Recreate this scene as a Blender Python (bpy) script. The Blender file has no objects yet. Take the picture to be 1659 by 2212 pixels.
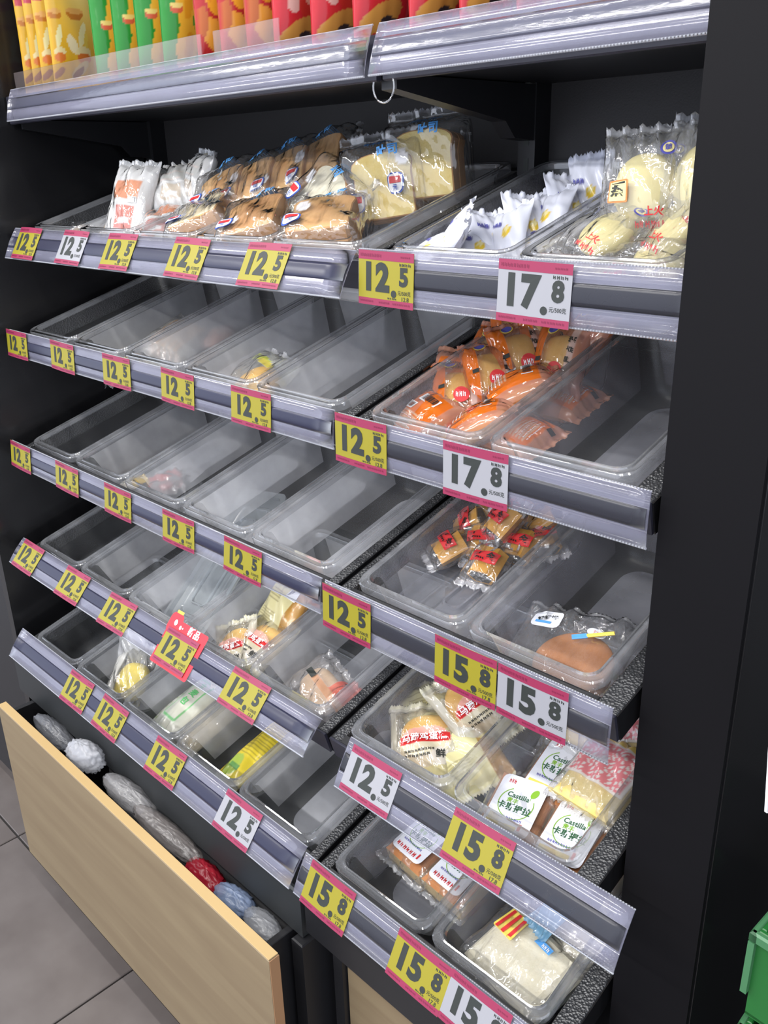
import bpy, math, random
import numpy as np
from mathutils import Matrix, Vector, Euler
SC = bpy.context.scene
COL = SC.collection
R = math.radians
random.seed(7)
# ---------------------------------------------------------------- camera
cam_d = bpy.data.cameras.new('camera'); cam = bpy.data.objects.new('camera', cam_d); COL.objects.link(cam)
cam_d.sensor_fit = 'HORIZONTAL'; cam_d.sensor_width = 36.0; cam_d.lens = 1887.5 / 1659 * 36.0
cr = ((0.70696891, 0.70684578, -0.02374879), (-0.24407974, 0.27536323, 0.92983879), (-0.66379216, 0.65157052, -0.36719997))
cam.matrix_world = Matrix(((cr[0][0], cr[1][0], -cr[2][0], 1.69910), (cr[0][1], cr[1][1], -cr[2][1], -0.68026),
                           (cr[0][2], cr[1][2], -cr[2][2], 1.49371), (0, 0, 0, 1)))
cam_d.clip_start = 0.02
SC.camera = cam
# ---------------------------------------------------------------- world and lights
SC.view_settings.view_transform = 'Standard'; SC.view_settings.look = 'None'
SC.view_settings.gamma = 1.0; SC.view_settings.use_curve_mapping = False
SC.view_settings.exposure = 0.0
w = bpy.data.worlds.new('world'); SC.world = w; w.use_nodes = True
w.node_tree.nodes['Background'].inputs[0].default_value = (0.80, 0.86, 1.0, 1)
w.node_tree.nodes['Background'].inputs[1].default_value = 1.75
SC.cycles.transparent_max_bounces = 22
SC.cycles.max_bounces = 6; SC.cycles.diffuse_bounces = 3; SC.cycles.glossy_bounces = 3; SC.cycles.transmission_bounces = 3
SC.cycles.caustics_reflective = False; SC.cycles.caustics_refractive = False
SC.cycles.sample_clamp_indirect = 4.0

def area(name, loc, size, power, target, color=(1, 1, 1)):
    l = bpy.data.lights.new(name, 'AREA'); l.shape = 'RECTANGLE'; l.size = size[0]; l.size_y = size[1]
    l.energy = power; l.color = color
    o = bpy.data.objects.new(name, l); COL.objects.link(o); o.location = loc
    d = Vector(target) - Vector(loc)
    o.rotation_euler = d.to_track_quat('-Z', 'Y').to_euler()
    return o
# rows of ceiling tubes over the aisle
for k, (yy, pw_) in enumerate(((-0.40, 16), (-1.4, 20), (-2.7, 36))):
    for j, xx in enumerate((-1.3, 0.35, 2.0)):
        area('ceiling_tube', (xx, yy, 2.85), (1.25, 0.07), pw_, (xx, yy + .5 + .3 * k, 1.2 if k > 1 else 0), (1.0, 0.985, 0.96))
# ---------------------------------------------------------------- helpers
def mat_new(name):
    m = bpy.data.materials.new(name); m.use_nodes = True
    nt = m.node_tree; nt.nodes.clear()
    out = nt.nodes.new('ShaderNodeOutputMaterial')
    return m, nt, out
def N(nt, t, **kw):
    n = nt.nodes.new(t)
    for k, v in kw.items():
        if k in n.inputs: n.inputs[k].default_value = v
        else: setattr(n, k, v)
    return n
def bump_node(nt, scale, strength, dist=0.001, kind='noise', detail=4, coords='Object', stretch=None):
    tc = N(nt, 'ShaderNodeTexCoord')
    src = tc.outputs[coords]
    if stretch:
        mp = N(nt, 'ShaderNodeMapping'); mp.inputs['Scale'].default_value = stretch
        nt.links.new(src, mp.inputs[0]); src = mp.outputs[0]
    if kind == 'voronoi':
        t = N(nt, 'ShaderNodeTexVoronoi', Scale=scale); o = t.outputs['Distance']
    elif kind == 'wave':
        t = N(nt, 'ShaderNodeTexWave', Scale=scale); o = t.outputs['Fac']; t.bands_direction = 'X'
    else:
        t = N(nt, 'ShaderNodeTexNoise', Scale=scale, Detail=detail); o = t.outputs['Fac']
    nt.links.new(src, t.inputs['Vector'])
    b = N(nt, 'ShaderNodeBump', Strength=strength, Distance=dist)
    nt.links.new(o, b.inputs['Height'])
    return b
def solid(name, col, rough=.5, metal=0, spec=.5, bump=None, var=None, sss=0, coat=0):
    m, nt, out = mat_new(name)
    p = N(nt, 'ShaderNodeBsdfPrincipled')
    p.inputs['Base Color'].default_value = (*col, 1); p.inputs['Roughness'].default_value = rough
    p.inputs['Metallic'].default_value = metal; p.inputs['Specular IOR Level'].default_value = spec
    p.inputs['Coat Weight'].default_value = coat
    if sss:
        p.inputs['Subsurface Weight'].default_value = sss; p.inputs['Subsurface Radius'].default_value = (.01, .006, .003)
    if var:                    # (scale, amount, second colour)
        tc = N(nt, 'ShaderNodeTexCoord'); t = N(nt, 'ShaderNodeTexNoise', Scale=var[0], Detail=5)
        nt.links.new(tc.outputs['Object'], t.inputs['Vector'])
        rp = N(nt, 'ShaderNodeValToRGB'); rp.color_ramp.elements[0].position = .5 - var[1]; rp.color_ramp.elements[1].position = .5 + var[1]
        rp.color_ramp.elements[0].color = (*col, 1); rp.color_ramp.elements[1].color = (*var[2], 1)
        nt.links.new(t.outputs['Fac'], rp.inputs[0]); nt.links.new(rp.outputs[0], p.inputs['Base Color'])
    if bump:
        b = bump_node(nt, *bump); nt.links.new(b.outputs[0], p.inputs['Normal'])
    nt.links.new(p.outputs[0], out.inputs[0])
    return m
def thin_fresnel(nt, ior):
    """the same reflection from either side of a thin sheet"""
    ge = N(nt, 'ShaderNodeNewGeometry'); mr = N(nt, 'ShaderNodeMapRange'); mr.inputs[3].default_value = ior; mr.inputs[4].default_value = 1 / ior
    nt.links.new(ge.outputs['Backfacing'], mr.inputs[0]); fr = N(nt, 'ShaderNodeFresnel'); nt.links.new(mr.outputs[0], fr.inputs['IOR'])
    return fr
def plastic(name, col, haze, rough=.12, ior=1.5, bump=None, var=0, tint=(1, 1, 1), transl=.35, refl=1.0):
    """clear sheet plastic: see-through, a share of milky haze, a glossy surface"""
    m, nt, out = mat_new(name)
    tr = N(nt, 'ShaderNodeBsdfTransparent'); tr.inputs[0].default_value = (*tint, 1)
    df = N(nt, 'ShaderNodeBsdfDiffuse'); df.inputs[0].default_value = (*col, 1)
    tl = N(nt, 'ShaderNodeBsdfTranslucent'); tl.inputs[0].default_value = (*col, 1)
    m0 = N(nt, 'ShaderNodeMixShader'); m0.inputs[0].default_value = transl
    nt.links.new(df.outputs[0], m0.inputs[1]); nt.links.new(tl.outputs[0], m0.inputs[2])
    m1 = N(nt, 'ShaderNodeMixShader'); m1.inputs[0].default_value = haze
    nt.links.new(tr.outputs[0], m1.inputs[1]); nt.links.new(m0.outputs[0], m1.inputs[2])
    if var:
        tc = N(nt, 'ShaderNodeTexCoord'); t = N(nt, 'ShaderNodeTexNoise', Scale=14.0, Detail=6)
        nt.links.new(tc.outputs['Object'], t.inputs['Vector'])
        mr = N(nt, 'ShaderNodeMapRange'); mr.inputs[1].default_value = .3; mr.inputs[2].default_value = .75
        mr.inputs[3].default_value = max(0, haze - var); mr.inputs[4].default_value = haze + var
        nt.links.new(t.outputs['Fac'], mr.inputs[0]); nt.links.new(mr.outputs[0], m1.inputs[0])
    g = N(nt, 'ShaderNodeBsdfGlossy'); g.inputs['Roughness'].default_value = rough
    fr = thin_fresnel(nt, ior)
    mu = N(nt, 'ShaderNodeMath', operation='MULTIPLY'); mu.inputs[1].default_value = refl
    nt.links.new(fr.outputs[0], mu.inputs[0])
    m2 = N(nt, 'ShaderNodeMixShader')
    nt.links.new(mu.outputs[0], m2.inputs[0]); nt.links.new(m1.outputs[0], m2.inputs[1]); nt.links.new(g.outputs[0], m2.inputs[2])
    if bump:
        b = bump_node(nt, *bump)
        nt.links.new(b.outputs[0], g.inputs['Normal']); nt.links.new(b.outputs[0], fr.inputs['Normal'])
    nt.links.new(m2.outputs[0], out.inputs[0])
    return m
def film(name, crinkle=1.0, refl=2.6, rough=.06, scale=42):
    """printed wrapper film: colour and opacity of the ink come from the mesh's print attribute"""
    m, nt, out = mat_new(name)
    at = N(nt, 'ShaderNodeAttribute'); at.attribute_name = 'print'
    tr = N(nt, 'ShaderNodeBsdfTransparent')
    df = N(nt, 'ShaderNodeBsdfDiffuse'); tl = N(nt, 'ShaderNodeBsdfTranslucent')
    nt.links.new(at.outputs['Color'], df.inputs[0]); nt.links.new(at.outputs['Color'], tl.inputs[0])
    m0 = N(nt, 'ShaderNodeMixShader'); m0.inputs[0].default_value = .2
    nt.links.new(df.outputs[0], m0.inputs[1]); nt.links.new(tl.outputs[0], m0.inputs[2])
    m1 = N(nt, 'ShaderNodeMixShader')
    nt.links.new(at.outputs['Alpha'], m1.inputs[0]); nt.links.new(tr.outputs[0], m1.inputs[1]); nt.links.new(m0.outputs[0], m1.inputs[2])
    g = N(nt, 'ShaderNodeBsdfGlossy'); g.inputs['Roughness'].default_value = rough
    fr = thin_fresnel(nt, 1.5); mu = N(nt, 'ShaderNodeMath', operation='MULTIPLY'); mu.inputs[1].default_value = refl
    mu.use_clamp = True
    nt.links.new(fr.outputs[0], mu.inputs[0])
    m2 = N(nt, 'ShaderNodeMixShader')
    nt.links.new(mu.outputs[0], m2.inputs[0]); nt.links.new(m1.outputs[0], m2.inputs[1]); nt.links.new(g.outputs[0], m2.inputs[2])
    b = bump_node(nt, scale, min(1, crinkle), .010 * crinkle, 'noise', 2.5, 'Object', (1, .45, 1))
    nt.links.new(b.outputs[0], g.inputs['Normal']); nt.links.new(b.outputs[0], fr.inputs['Normal'])
    nt.links.new(m2.outputs[0], out.inputs[0])
    return m

def mesh_obj(name, verts, faces, mats, parent=None, mi=None, smooth=False, local=None):
    me = bpy.data.meshes.new(name)
    me.from_pydata([tuple(map(float, v)) for v in verts], [], [tuple(int(i) for i in f) for f in faces])
    for m in (mats if isinstance(mats, (list, tuple)) else [mats]): me.materials.append(m)
    if mi is not None: me.polygons.foreach_set('material_index', list(mi))
    if smooth: me.polygons.foreach_set('use_smooth', [True] * len(me.polygons))
    o = bpy.data.objects.new(name, me); COL.objects.link(o)
    if parent is not None: o.parent = parent
    if local is not None: o.matrix_local = local
    return o
class MB:
    """collects simple solids into one mesh"""
    def __init__(s): s.v = []; s.f = []; s.m = []
    def box(s, a, b, m=0, bev=0):
        x0, y0, z0 = a; x1, y1, z1 = b; n = len(s.v)
        if bev <= 0:
            s.v += [(x0, y0, z0), (x1, y0, z0), (x1, y1, z0), (x0, y1, z0), (x0, y0, z1), (x1, y0, z1), (x1, y1, z1), (x0, y1, z1)]
            fs = [(0, 3, 2, 1), (4, 5, 6, 7), (0, 1, 5, 4), (1, 2, 6, 5), (2, 3, 7, 6), (3, 0, 4, 7)]
        else:
            e = bev
            L = []
            for z, i in ((z0, e), (z0 + e, 0), (z1 - e, 0), (z1, e)):
                L += [(x0 + i, y0 + i, z), (x1 - i, y0 + i, z), (x1 - i, y1 - i, z), (x0 + i, y1 - i, z)]
            s.v += L
            fs = [(3, 2, 1, 0), (12, 13, 14, 15)]
            for k in range(3):
                for j in range(4): fs.append((k * 4 + j, k * 4 + (j + 1) % 4, k * 4 + 4 + (j + 1) % 4, k * 4 + 4 + j))
        s.f += [tuple(i + n for i in f) for f in fs]; s.m += [m] * len(fs); return s
    def prism(s, pts, x0, x1, m=0):
        """closed y,z outline pushed along x"""
        n = len(s.v); k = len(pts)
        s.v += [(x0, p[0], p[1]) for p in pts] + [(x1, p[0], p[1]) for p in pts]
        fs = [tuple(range(k)), tuple(range(2 * k - 1, k - 1, -1))] + [(i, i + k, (i + 1) % k + k, (i + 1) % k) for i in range(k)]
        s.f += [tuple(i + n for i in f) for f in fs]; s.m += [m] * len(fs); return s
    def cyl(s, c, r, h, seg=16, axis=2, m=0):
        n = len(s.v)
        for dz in (0, h):
            for i in range(seg):
                a = 2 * math.pi * i / seg; p = [r * math.cos(a), r * math.sin(a), dz]
                q = [0, 0, 0]; q[(axis + 1) % 3] = p[0]; q[(axis + 2) % 3] = p[1]; q[axis] = p[2]
                s.v.append((c[0] + q[0], c[1] + q[1], c[2] + q[2]))
        fs = [tuple(range(seg))[::-1], tuple(range(seg, 2 * seg))] + [(i, (i + 1) % seg, (i + 1) % seg + seg, i + seg) for i in range(seg)]
        s.f += [tuple(i + n for i in f) for f in fs]; s.m += [m] * len(fs); return s
    def tube(s, pts, r, seg=8, m=0):
        n = len(s.v); P = [Vector(p) for p in pts]
        for i, p in enumerate(P):
            t = (P[min(i + 1, len(P) - 1)] - P[max(i - 1, 0)]).normalized()
            a = t.orthogonal().normalized(); b = t.cross(a)
            for j in range(seg):
                an = 2 * math.pi * j / seg; s.v.append(tuple(p + r * (math.cos(an) * a + math.sin(an) * b)))
        for i in range(len(P) - 1):
            for j in range(seg):
                s.f.append((n + i * seg + j, n + i * seg + (j + 1) % seg, n + (i + 1) * seg + (j + 1) % seg, n + (i + 1) * seg + j)); s.m.append(m)
        return s
    def build(s, name, mats, parent=None, smooth=False, local=None):
        return mesh_obj(name, s.v, s.f, mats, parent, s.m, smooth, local)
def tag(o, label=None, cat=None, group=None, kind=None):
    if label: o['label'] = label
    if cat: o['category'] = cat
    if group: o['group'] = group
    if kind: o['kind'] = kind
    return o
def empty(name, M, label, cat, group=None):
    o = bpy.data.objects.new(name, None); COL.objects.link(o); o.empty_display_size = .02
    o.matrix_world = M
    return tag(o, label, cat, group)
def xf(loc=(0, 0, 0), rot=(0, 0, 0), sc=1):
    return Matrix.Translation(loc) @ Euler([R(a) for a in rot], 'XYZ').to_matrix().to_4x4() @ Matrix.Scale(sc, 4)

_glyph = {}
def glyphs(body, bold=0.0, shear=0):
    """triangles of a line of writing, one unit high, centred; from Blender's own font"""
    k = (body, bold, shear)
    if k not in _glyph:
        c = bpy.data.curves.new('glyph', 'FONT'); c.body = body; c.size = 1; c.offset = bold; c.resolution_u = 3; c.shear = shear
        c.align_x = 'CENTER'; c.align_y = 'CENTER'; c.space_character = 1 + bold * 2
        o = bpy.data.objects.new('glyph', c); COL.objects.link(o)
        dg = bpy.context.evaluated_depsgraph_get(); me = bpy.data.meshes.new_from_object(o.evaluated_get(dg))
        v = np.array([q.co[:2] for q in me.vertices]).reshape(-1, 2); f = [tuple(p.vertices) for p in me.polygons]
        bpy.data.objects.remove(o); bpy.data.curves.remove(c); bpy.data.meshes.remove(me)
        _glyph[k] = (v, f)
    return _glyph[k]
class Print:
    """flat ink on a surface: shapes in x,y, lifted onto height(x,y)"""
    def __init__(s): s.v = []; s.f = []; s.m = []; s.z = []
    def _add(s, v, f, m, lift):
        n = len(s.v); s.v += [tuple(p) for p in v]; s.f += [tuple(i + n for i in q) for q in f]; s.m += [m] * len(f); s.z += [lift] * len(v)
        return s
    def text(s, body, x, y, size, m=0, bold=0.0, sx=1, rot=0, lift=.0004, shear=0):
        v, f = glyphs(body, bold, shear); v = v * (size * sx, size); a = R(rot); c, q = math.cos(a), math.sin(a)
        return s._add([(x + c * p[0] - q * p[1], y + q * p[0] + c * p[1]) for p in v], f, m, lift)
    def rect(s, x0, y0, x1, y1, m=0, lift=.0002, n=1):
        for i in range(n):
            for j in range(max(1, n // 2)):
                k = max(1, n // 2); a, b = x0 + (x1 - x0) * i / n, x0 + (x1 - x0) * (i + 1) / n; c, d = y0 + (y1 - y0) * j / k, y0 + (y1 - y0) * (j + 1) / k
                s._add([(a, c), (b, c), (b, d), (a, d)], [(0, 1, 2, 3)], m, lift)
        return s
    def rrect(s, x0, y0, x1, y1, r, m=0, lift=.0002):
        P = []
        for cx, cy, a0 in ((x1 - r, y1 - r, 0), (x0 + r, y1 - r, 90), (x0 + r, y0 + r, 180), (x1 - r, y0 + r, 270)):
            P += [(cx + r * math.cos(R(a0 + t)), cy + r * math.sin(R(a0 + t))) for t in (0, 30, 60, 90)]
        return s._add(P, [tuple(range(len(P)))], m, lift)
    def disc(s, x, y, rx, ry=None, m=0, lift=.0003, rot=0):
        ry = ry or rx; a = R(rot)
        P = [(rx * math.cos(t), ry * math.sin(t)) for t in np.linspace(0, 2 * math.pi, 20, endpoint=False)]
        return s._add([(x + math.cos(a) * p[0] - math.sin(a) * p[1], y + math.sin(a) * p[0] + math.cos(a) * p[1]) for p in P], [tuple(range(20))], m, lift)
    def arc(s, x, y, r, w, a0, a1, m=0, lift=.0003):
        T = [R(a0 + (a1 - a0) * i / 24) for i in range(25)]
        P = [(x + (r - w / 2) * math.cos(t), y + (r - w / 2) * math.sin(t)) for t in T] + [(x + (r + w / 2) * math.cos(t), y + (r + w / 2) * math.sin(t)) for t in T]
        return s._add(P, [(i, i + 1, i + 26, i + 25) for i in range(24)], m, lift)
    def dashes(s, x0, y0, x1, h, n, m=0, seed=1, fill=.72, lift=.0003):
        """a line of writing too small to read"""
        rr = random.Random(seed); w_ = (x1 - x0) / n
        for i in range(n):
            a = x0 + i * w_; b = a + w_ * fill * rr.uniform(.8, 1.1)
            s.rect(a, y0 + h * rr.uniform(0, .15), a + (b - a) * .3, y0 + h, m, lift)
            s.rect(a, y0 + h * rr.uniform(.35, .55), b, y0 + h * .68, m, lift)
            s.rect(a + (b - a) * .65, y0, b, y0 + h * rr.uniform(.7, 1), m, lift)
        return s
    def barcode(s, x0, y0, x1, y1, mw, mk, seed=3):
        s.rect(x0, y0, x1, y1, mw, .0003); rr = random.Random(seed); x = x0 + (x1 - x0) * .1
        while x < x1 - (x1 - x0) * .12:
            w_ = (x1 - x0) * rr.choice((.02, .03, .05)); s.rect(x, y0 + (y1 - y0) * .15, x + w_, y1 - (y1 - y0) * .12, mk, .0005); x += w_ + (x1 - x0) * rr.choice((.02, .03, .045))
        return s
    def build(s, name, mats, parent, height=None, local=None):
        V = [(p[0], p[1], (height(p[0], p[1]) if height else 0) + l) for p, l in zip(s.v, s.z)]
        return mesh_obj(name, V, s.f, mats, parent, s.m, local=local)
# ---------------------------------------------------------------- materials
BLK = solid('black powder coat', (.012, .012, .014), .42, 0, .5, (900, .25, .0004))
BLKG = solid('black gloss metal', (.008, .008, .009), .22, 0, .6)
PEBBLE = solid('black pebbled metal', (.03, .031, .034), .3, .0, .7, (330, .8, .002, 'voronoi'))
BACK = solid('charcoal back board', (.036, .034, .035), .55, 0, .4, (420, .35, .0008))
WOOD = None
def wood_mat(name, c1, c2, c3):
    m, nt, out = mat_new(name)
    p = N(nt, 'ShaderNodeBsdfPrincipled', Roughness=.5); tc = N(nt, 'ShaderNodeTexCoord')
    mp = N(nt, 'ShaderNodeMapping'); mp.inputs['Scale'].default_value = (1.6, 1.6, 26)
    nt.links.new(tc.outputs['Object'], mp.inputs[0])
    n1 = N(nt, 'ShaderNodeTexNoise', Scale=1.3, Detail=8, Distortion=.6); nt.links.new(mp.outputs[0], n1.inputs['Vector'])
    n2 = N(nt, 'ShaderNodeTexNoise', Scale=3.2, Detail=3); mp2 = N(nt, 'ShaderNodeMapping'); mp2.inputs['Scale'].default_value = (1, 1, 3)
    nt.links.new(tc.outputs['Object'], mp2.inputs[0]); nt.links.new(mp2.outputs[0], n2.inputs['Vector'])
    r1 = N(nt, 'ShaderNodeValToRGB'); r1.color_ramp.elements[0].position = .36; r1.color_ramp.elements[1].position = .66
    r1.color_ramp.elements[0].color = (*c1, 1); r1.color_ramp.elements[1].color = (*c2, 1)
    nt.links.new(n1.outputs['Fac'], r1.inputs[0])
    mx = N(nt, 'ShaderNodeMix', data_type='RGBA'); mx.inputs['B'].default_value = (*c3, 1)
    mr = N(nt, 'ShaderNodeMapRange'); mr.inputs[1].default_value = .52; mr.inputs[2].default_value = .75; mr.inputs[4].default_value = .55
    nt.links.new(n2.outputs['Fac'], mr.inputs[0]); nt.links.new(mr.outputs[0], mx.inputs['Factor']); nt.links.new(r1.outputs[0], mx.inputs['A'])
    nt.links.new(mx.outputs['Result'], p.inputs['Base Color']); nt.links.new(p.outputs[0], out.inputs[0])
    return m
WOOD = wood_mat('pale birch board', (.205, .150, .088), (.24, .182, .108), (.17, .120, .07))
EDGE = wood_mat('birch edge band', (.44, .30, .13), (.50, .35, .165), (.40, .28, .12))
PAN_WALL = plastic('clouded clear plastic', (.95, .96, .98), .66, .22, 1.45, (60, .12, .001), .06, transl=.25)
PAN_FLOOR = plastic('brightened clear plastic floor', (.93, .94, .97), .60, .20, 1.45, (40, .15, .001), .06, transl=.3)  # extra haze stands in for light on the pan floors
PAN_FIL = plastic('clear plastic fillet', (.55, .57, .6), .12, .34, 1.45, (40, .12, .001), .03)
PAN_RIM = plastic('clear plastic rim', (.70, .72, .77), .24, .06, 1.5, (60, .2, .0006), 0, refl=3.2)
STRIP = plastic('blue tinted clear strip', (.46, .46, .61), .28, .12, 1.45, (60, .05, .0004, 'noise', 2, 'Object', (.1, 1, 1)), .05, refl=1.0)
STRIPN = plastic('navy strip insert', (.034, .036, .082), .80, .28, 1.45, (60, .05, .0004, 'noise', 3, 'Object', (.1, 1, 1)), .08, refl=1.2)
STRIPG = plastic('smoke grey strip insert', (.042, .043, .058), .80, .28, 1.45, (60, .05, .0004, 'noise', 3, 'Object', (.1, 1, 1)), .08, refl=1.2)
STRIPC = plastic('silvery strip insert', (.16, .165, .24), .5, .18, 1.45, (200, .35, .0008, 'noise', 3, 'Object', (.3, 1, 1)), .1, refl=2.0)
BEAD = plastic('ribbed glint bead', (.8, .82, .9), .5, .08, 1.5, (95, 1.0, .004, 'wave'), 0, refl=2.0)  # ribbed so that it imitates dotted lamp reflections
FENCE = plastic('clear shelf fence', (.45, .38, .38), .14, .10, 1.5)
FILM = film('clear crinkled film', 1.0)
FILMC = film('limp bag film', .8, .9, .22, 30)
FILMS = film('stiff wrapper film', .55, 1.2, .2, 40)
WHITE = solid('white card', (.27, .27, .295), .45)
OFFW = solid('white plastic label', (.80, .82, .90), .35)
YEL = solid('yellow tag card', (.25, .215, .010), .5)
MAG = solid('magenta print', (.24, .018, .062), .5)
MAGD = solid('dark magenta print', (.16, .008, .04), .5)
INK = solid('black ink', (.018, .022, .02), .55)
REDP = solid('red print', (.62, .03, .035), .5)
BLUEP = solid('blue print', (.03, .09, .45), .5)
LBLUE = solid('light blue print', (.10, .36, .78), .5)
GREENP = solid('leaf green print', (.23, .47, .03), .5)
DGREEN = solid('dark green print', (.03, .12, .05), .5)
ORANGEP = solid('orange print', (.82, .22, .05), .5)
PINKP = solid('pink print', (.85, .36, .32), .5)
YELP = solid('yellow print', (.85, .66, .12), .5)
WHP = solid('white print', (.85, .86, .88), .5)
NAVYP = solid('violet blue print', (.10, .10, .42), .5)
CRUST = solid('toasted crust', (.42, .18, .05), .6, bump=(60, .4, .002), var=(22, .2, (.66, .36, .13)))
CRUMB = solid('cream bread crumb', (.70, .58, .36), .8, bump=(160, .8, .002), var=(70, .18, (.80, .70, .50)))
CRUMBY = solid('yellow bread crumb', (.78, .57, .16), .8, bump=(160, .7, .002), var=(60, .2, (.86, .70, .30)))
CRUMBW = solid('white bread crumb', (.76, .70, .52), .8, bump=(160, .6, .002), var=(60, .2, (.82, .77, .62)))
SPONGE = solid('golden sponge cake', (.80, .42, .07), .6, bump=(120, .3, .001), var=(30, .2, (.86, .55, .16)))
CARAM = solid('caramel brown cake skin', (.40, .155, .055), .5, bump=(90, .2, .001), var=(40, .2, (.50, .22, .09)))
BUNM = solid('pale yellow steamed cake', (.80, .70, .33), .6, bump=(60, .2, .002), sss=.15)
GOLD = solid('egg washed golden pastry', (.70, .33, .04), .45, bump=(50, .4, .002), var=(28, .2, (.85, .55, .15)))
MUST = solid('mustard cake shell', (.66, .32, .03), .4)
CHOC = solid('black sesame filling', (.02, .017, .018), .3)
TAN = solid('tan pastry', (.62, .42, .25), .6, bump=(60, .3, .002))
# ---------------------------------------------------------------- setting
TILT = .285
ROWS = {1: (.071, 1.404), 2: (.028, 1.214), 3: (-.003, .998), 4: (-.027, .783), 5: (-.068, .580)}
def S(row):
    y, z = ROWS[row]; c, s = math.cos(TILT), math.sin(TILT)
    return Matrix(((1, 0, 0, 0), (0, c, -s, y), (0, s, c, z), (0, 0, 0, 1)))
def at(row, x, s, h, rot=(0, 0, 0), sc=1): return S(row) @ xf((x, s, h), rot, sc)

# floor of stone tiles
TILE = solid('grey brown floor tile', (.098, .083, .078), .33, 0, .5, (30, .25, .001), (9, .22, (.135, .118, .112)))
GROUT = solid('dark grout', (.03, .028, .027), .8)
fl = MB().box((-2.6, -3.4, -.05), (3.2, .6, -.004)).build('floor', GROUT); tag(fl, kind='structure')
proto = None
for i in range(-4, 5):
    for j in range(-6, 1):
        x0, y0 = -.148 + .545 * i, -.142 + .545 * j
        if proto is None:
            proto = MB().box((.002, .002, -.004), (.543, .543, .002), bev=.0015).build('tile', TILE, fl); o = proto
        else:
            o = proto.copy(); COL.objects.link(o); o.parent = fl
        o.location = (x0, y0, 0)
CEILM = solid('white ceiling', (.6, .6, .6), .8)
tag(MB().box((-2.6, -3.4, 2.95), (3.2, .6, 3.0)).build('ceiling', CEILM), kind='structure')
tag(MB().box((-2.6, .42, 0), (3.2, .6, 2.95)).build('wall_back', solid('dark wall', (.03, .03, .032), .7)), kind='structure')

# the gondola: back boards, end panel, posts, brackets, base
gon = empty('display_gondola', xf((.6, .4, 0)), 'tall black metal display fixture with sloping shelves of bread pans', 'display fixture')
def keep(o, par=gon):
    o.parent = par; o.matrix_parent_inverse = par.matrix_world.inverted(); return o
gon.matrix_world = xf((.6, .4, 0)); bpy.context.view_layer.update()
keep(MB().box((-.048, .395, .05), (.925, .415, 2.2)).build('back_panel', BACK))
keep(MB().box((.935, .395, .05), (1.36, .415, 2.2)).build('back_panel', BACK))
keep(MB().box((-.075, -.085, 0), (-.05, .42, 2.2), bev=.002).build('end_panel', BLKG))
for px_ in (-.03, .93):
    m = MB(); m.box((px_ - .014, .362, .05), (px_ + .014, .395, 2.2), 0)
    for k in range(60): m.box((px_ - .004, .3615, .3 + k * .032), (px_ + .004, .3625, .316 + k * .032), 1)
    keep(m.build('slotted_post', [BLK, INK]))
# brackets carrying the top shelf
for px_ in (-.03, .93):
    m = MB(); t = .003 if px_ < 0 else .012
    m.prism([(.10, 1.59), (.10, 1.575), (.30, 1.545), (.32, 1.525), (.362, 1.522), (.362, 1.59)], px_ - t, px_ + t)
    keep(m.build('shelf_bracket', BLK))
# base: plinth box under the pans with the black lip above the drawer
m = MB(); m.box((-.05, -.100, .44), (.915, -.090, .525), bev=.003).box((-.05, -.090, .44), (.915, .30, .452), bev=.002); keep(m.build('base_lip', solid('graphite painted lip', (.022, .024, .026), .5)))
m = MB(); m.box((.925, -.100, .46), (1.345, -.090, .53), bev=.003).box((.925, -.090, .455), (1.345, .34, .467), bev=.002); keep(m.build('base_lip', BLK))
m = MB(); m.box((.90, -.11, 0), (.925, .38, .44), bev=.002).box((.945, -.07, 0), (.965, .38, .46), bev=.002).box((.925, -.03, 0), (.945, .38, .44)); keep(m.build('base_divider', BLK))
m = MB(); m.box((-.048, -.02, .0), (.90, .37, .06)).box((-.048, .34, .06), (.90, .37, .46)); keep(m.build('base_carcass', BLK))
m = MB(); m.box((.968, -.062, .03), (1.345, -.044, .452), bev=.001); keep(m.build('base_front_board', WOOD))

# right hand column beside the fixture
COLM = solid('satin black column', (.0045, .0042, .0052), .6, 0, .12, (700, .15, .0003))
col = empty('wall_column', xf((1.39, .1, 0)), None, None); col['kind'] = 'structure'; bpy.context.view_layer.update()
keep(MB().box((1.3462, .02, 0), (1.4355, .6, 2.9), bev=.0015).build('column_body', COLM), col)
SIDEM = solid('glossy black side sheet', (.006, .006, .007), .16, 0, .9, (7, .12, .004))
keep(MB().box((1.4356, .0245, 0), (1.4375, .6, 2.9)).build('column_side_sheet', SIDEM), col)

# ---------------------------------------------------------------- sloping shelves
def shelf_frame(row, x0, x1, xa, xb, label):
    M = S(row); r = empty('sloping_shelf', M, label, 'shelf', 'sloping pan shelves of the fixture')
    h1, h0 = -.010, -.040
    m = MB()
    m.box((x0, -.012, h0), (xa, .350, h1), bev=.0012)
    m.build('side_rail', PEBBLE, r)
    m = MB(); m.box((xb, -.012, h0), (x1, .350, h1), bev=.0012); m.build('side_rail', PEBBLE, r)
    MB().box((xa, .322, h0), (xb, .350, h1), bev=.0012).build('rear_rail', BLK, r)
    m = MB(); m.box((xa, -.012, h0), (xb, .002, h1), bev=.0012); m.build('front_rail', BLK, r)
    m = MB(); m.box((x0, -.016, h0 - .006), (x1, -.0122, h1 + .001), bev=.0008); m.build('front_lip', solid('grey black shelf lip', (.022, .022, .034), .3, 0, .5) if row == 1 and x0 < 0 else LIP, r)
    # smooth end plates with brackets reaching the posts
    for xx in (x0 - .0015, x1 - .0005):
        m = MB(); m.box((xx, -.012, h0 - .006), (xx + .002, .355, h1 - .001)); m.build('end_plate', BLKG, r)
    return r
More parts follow.
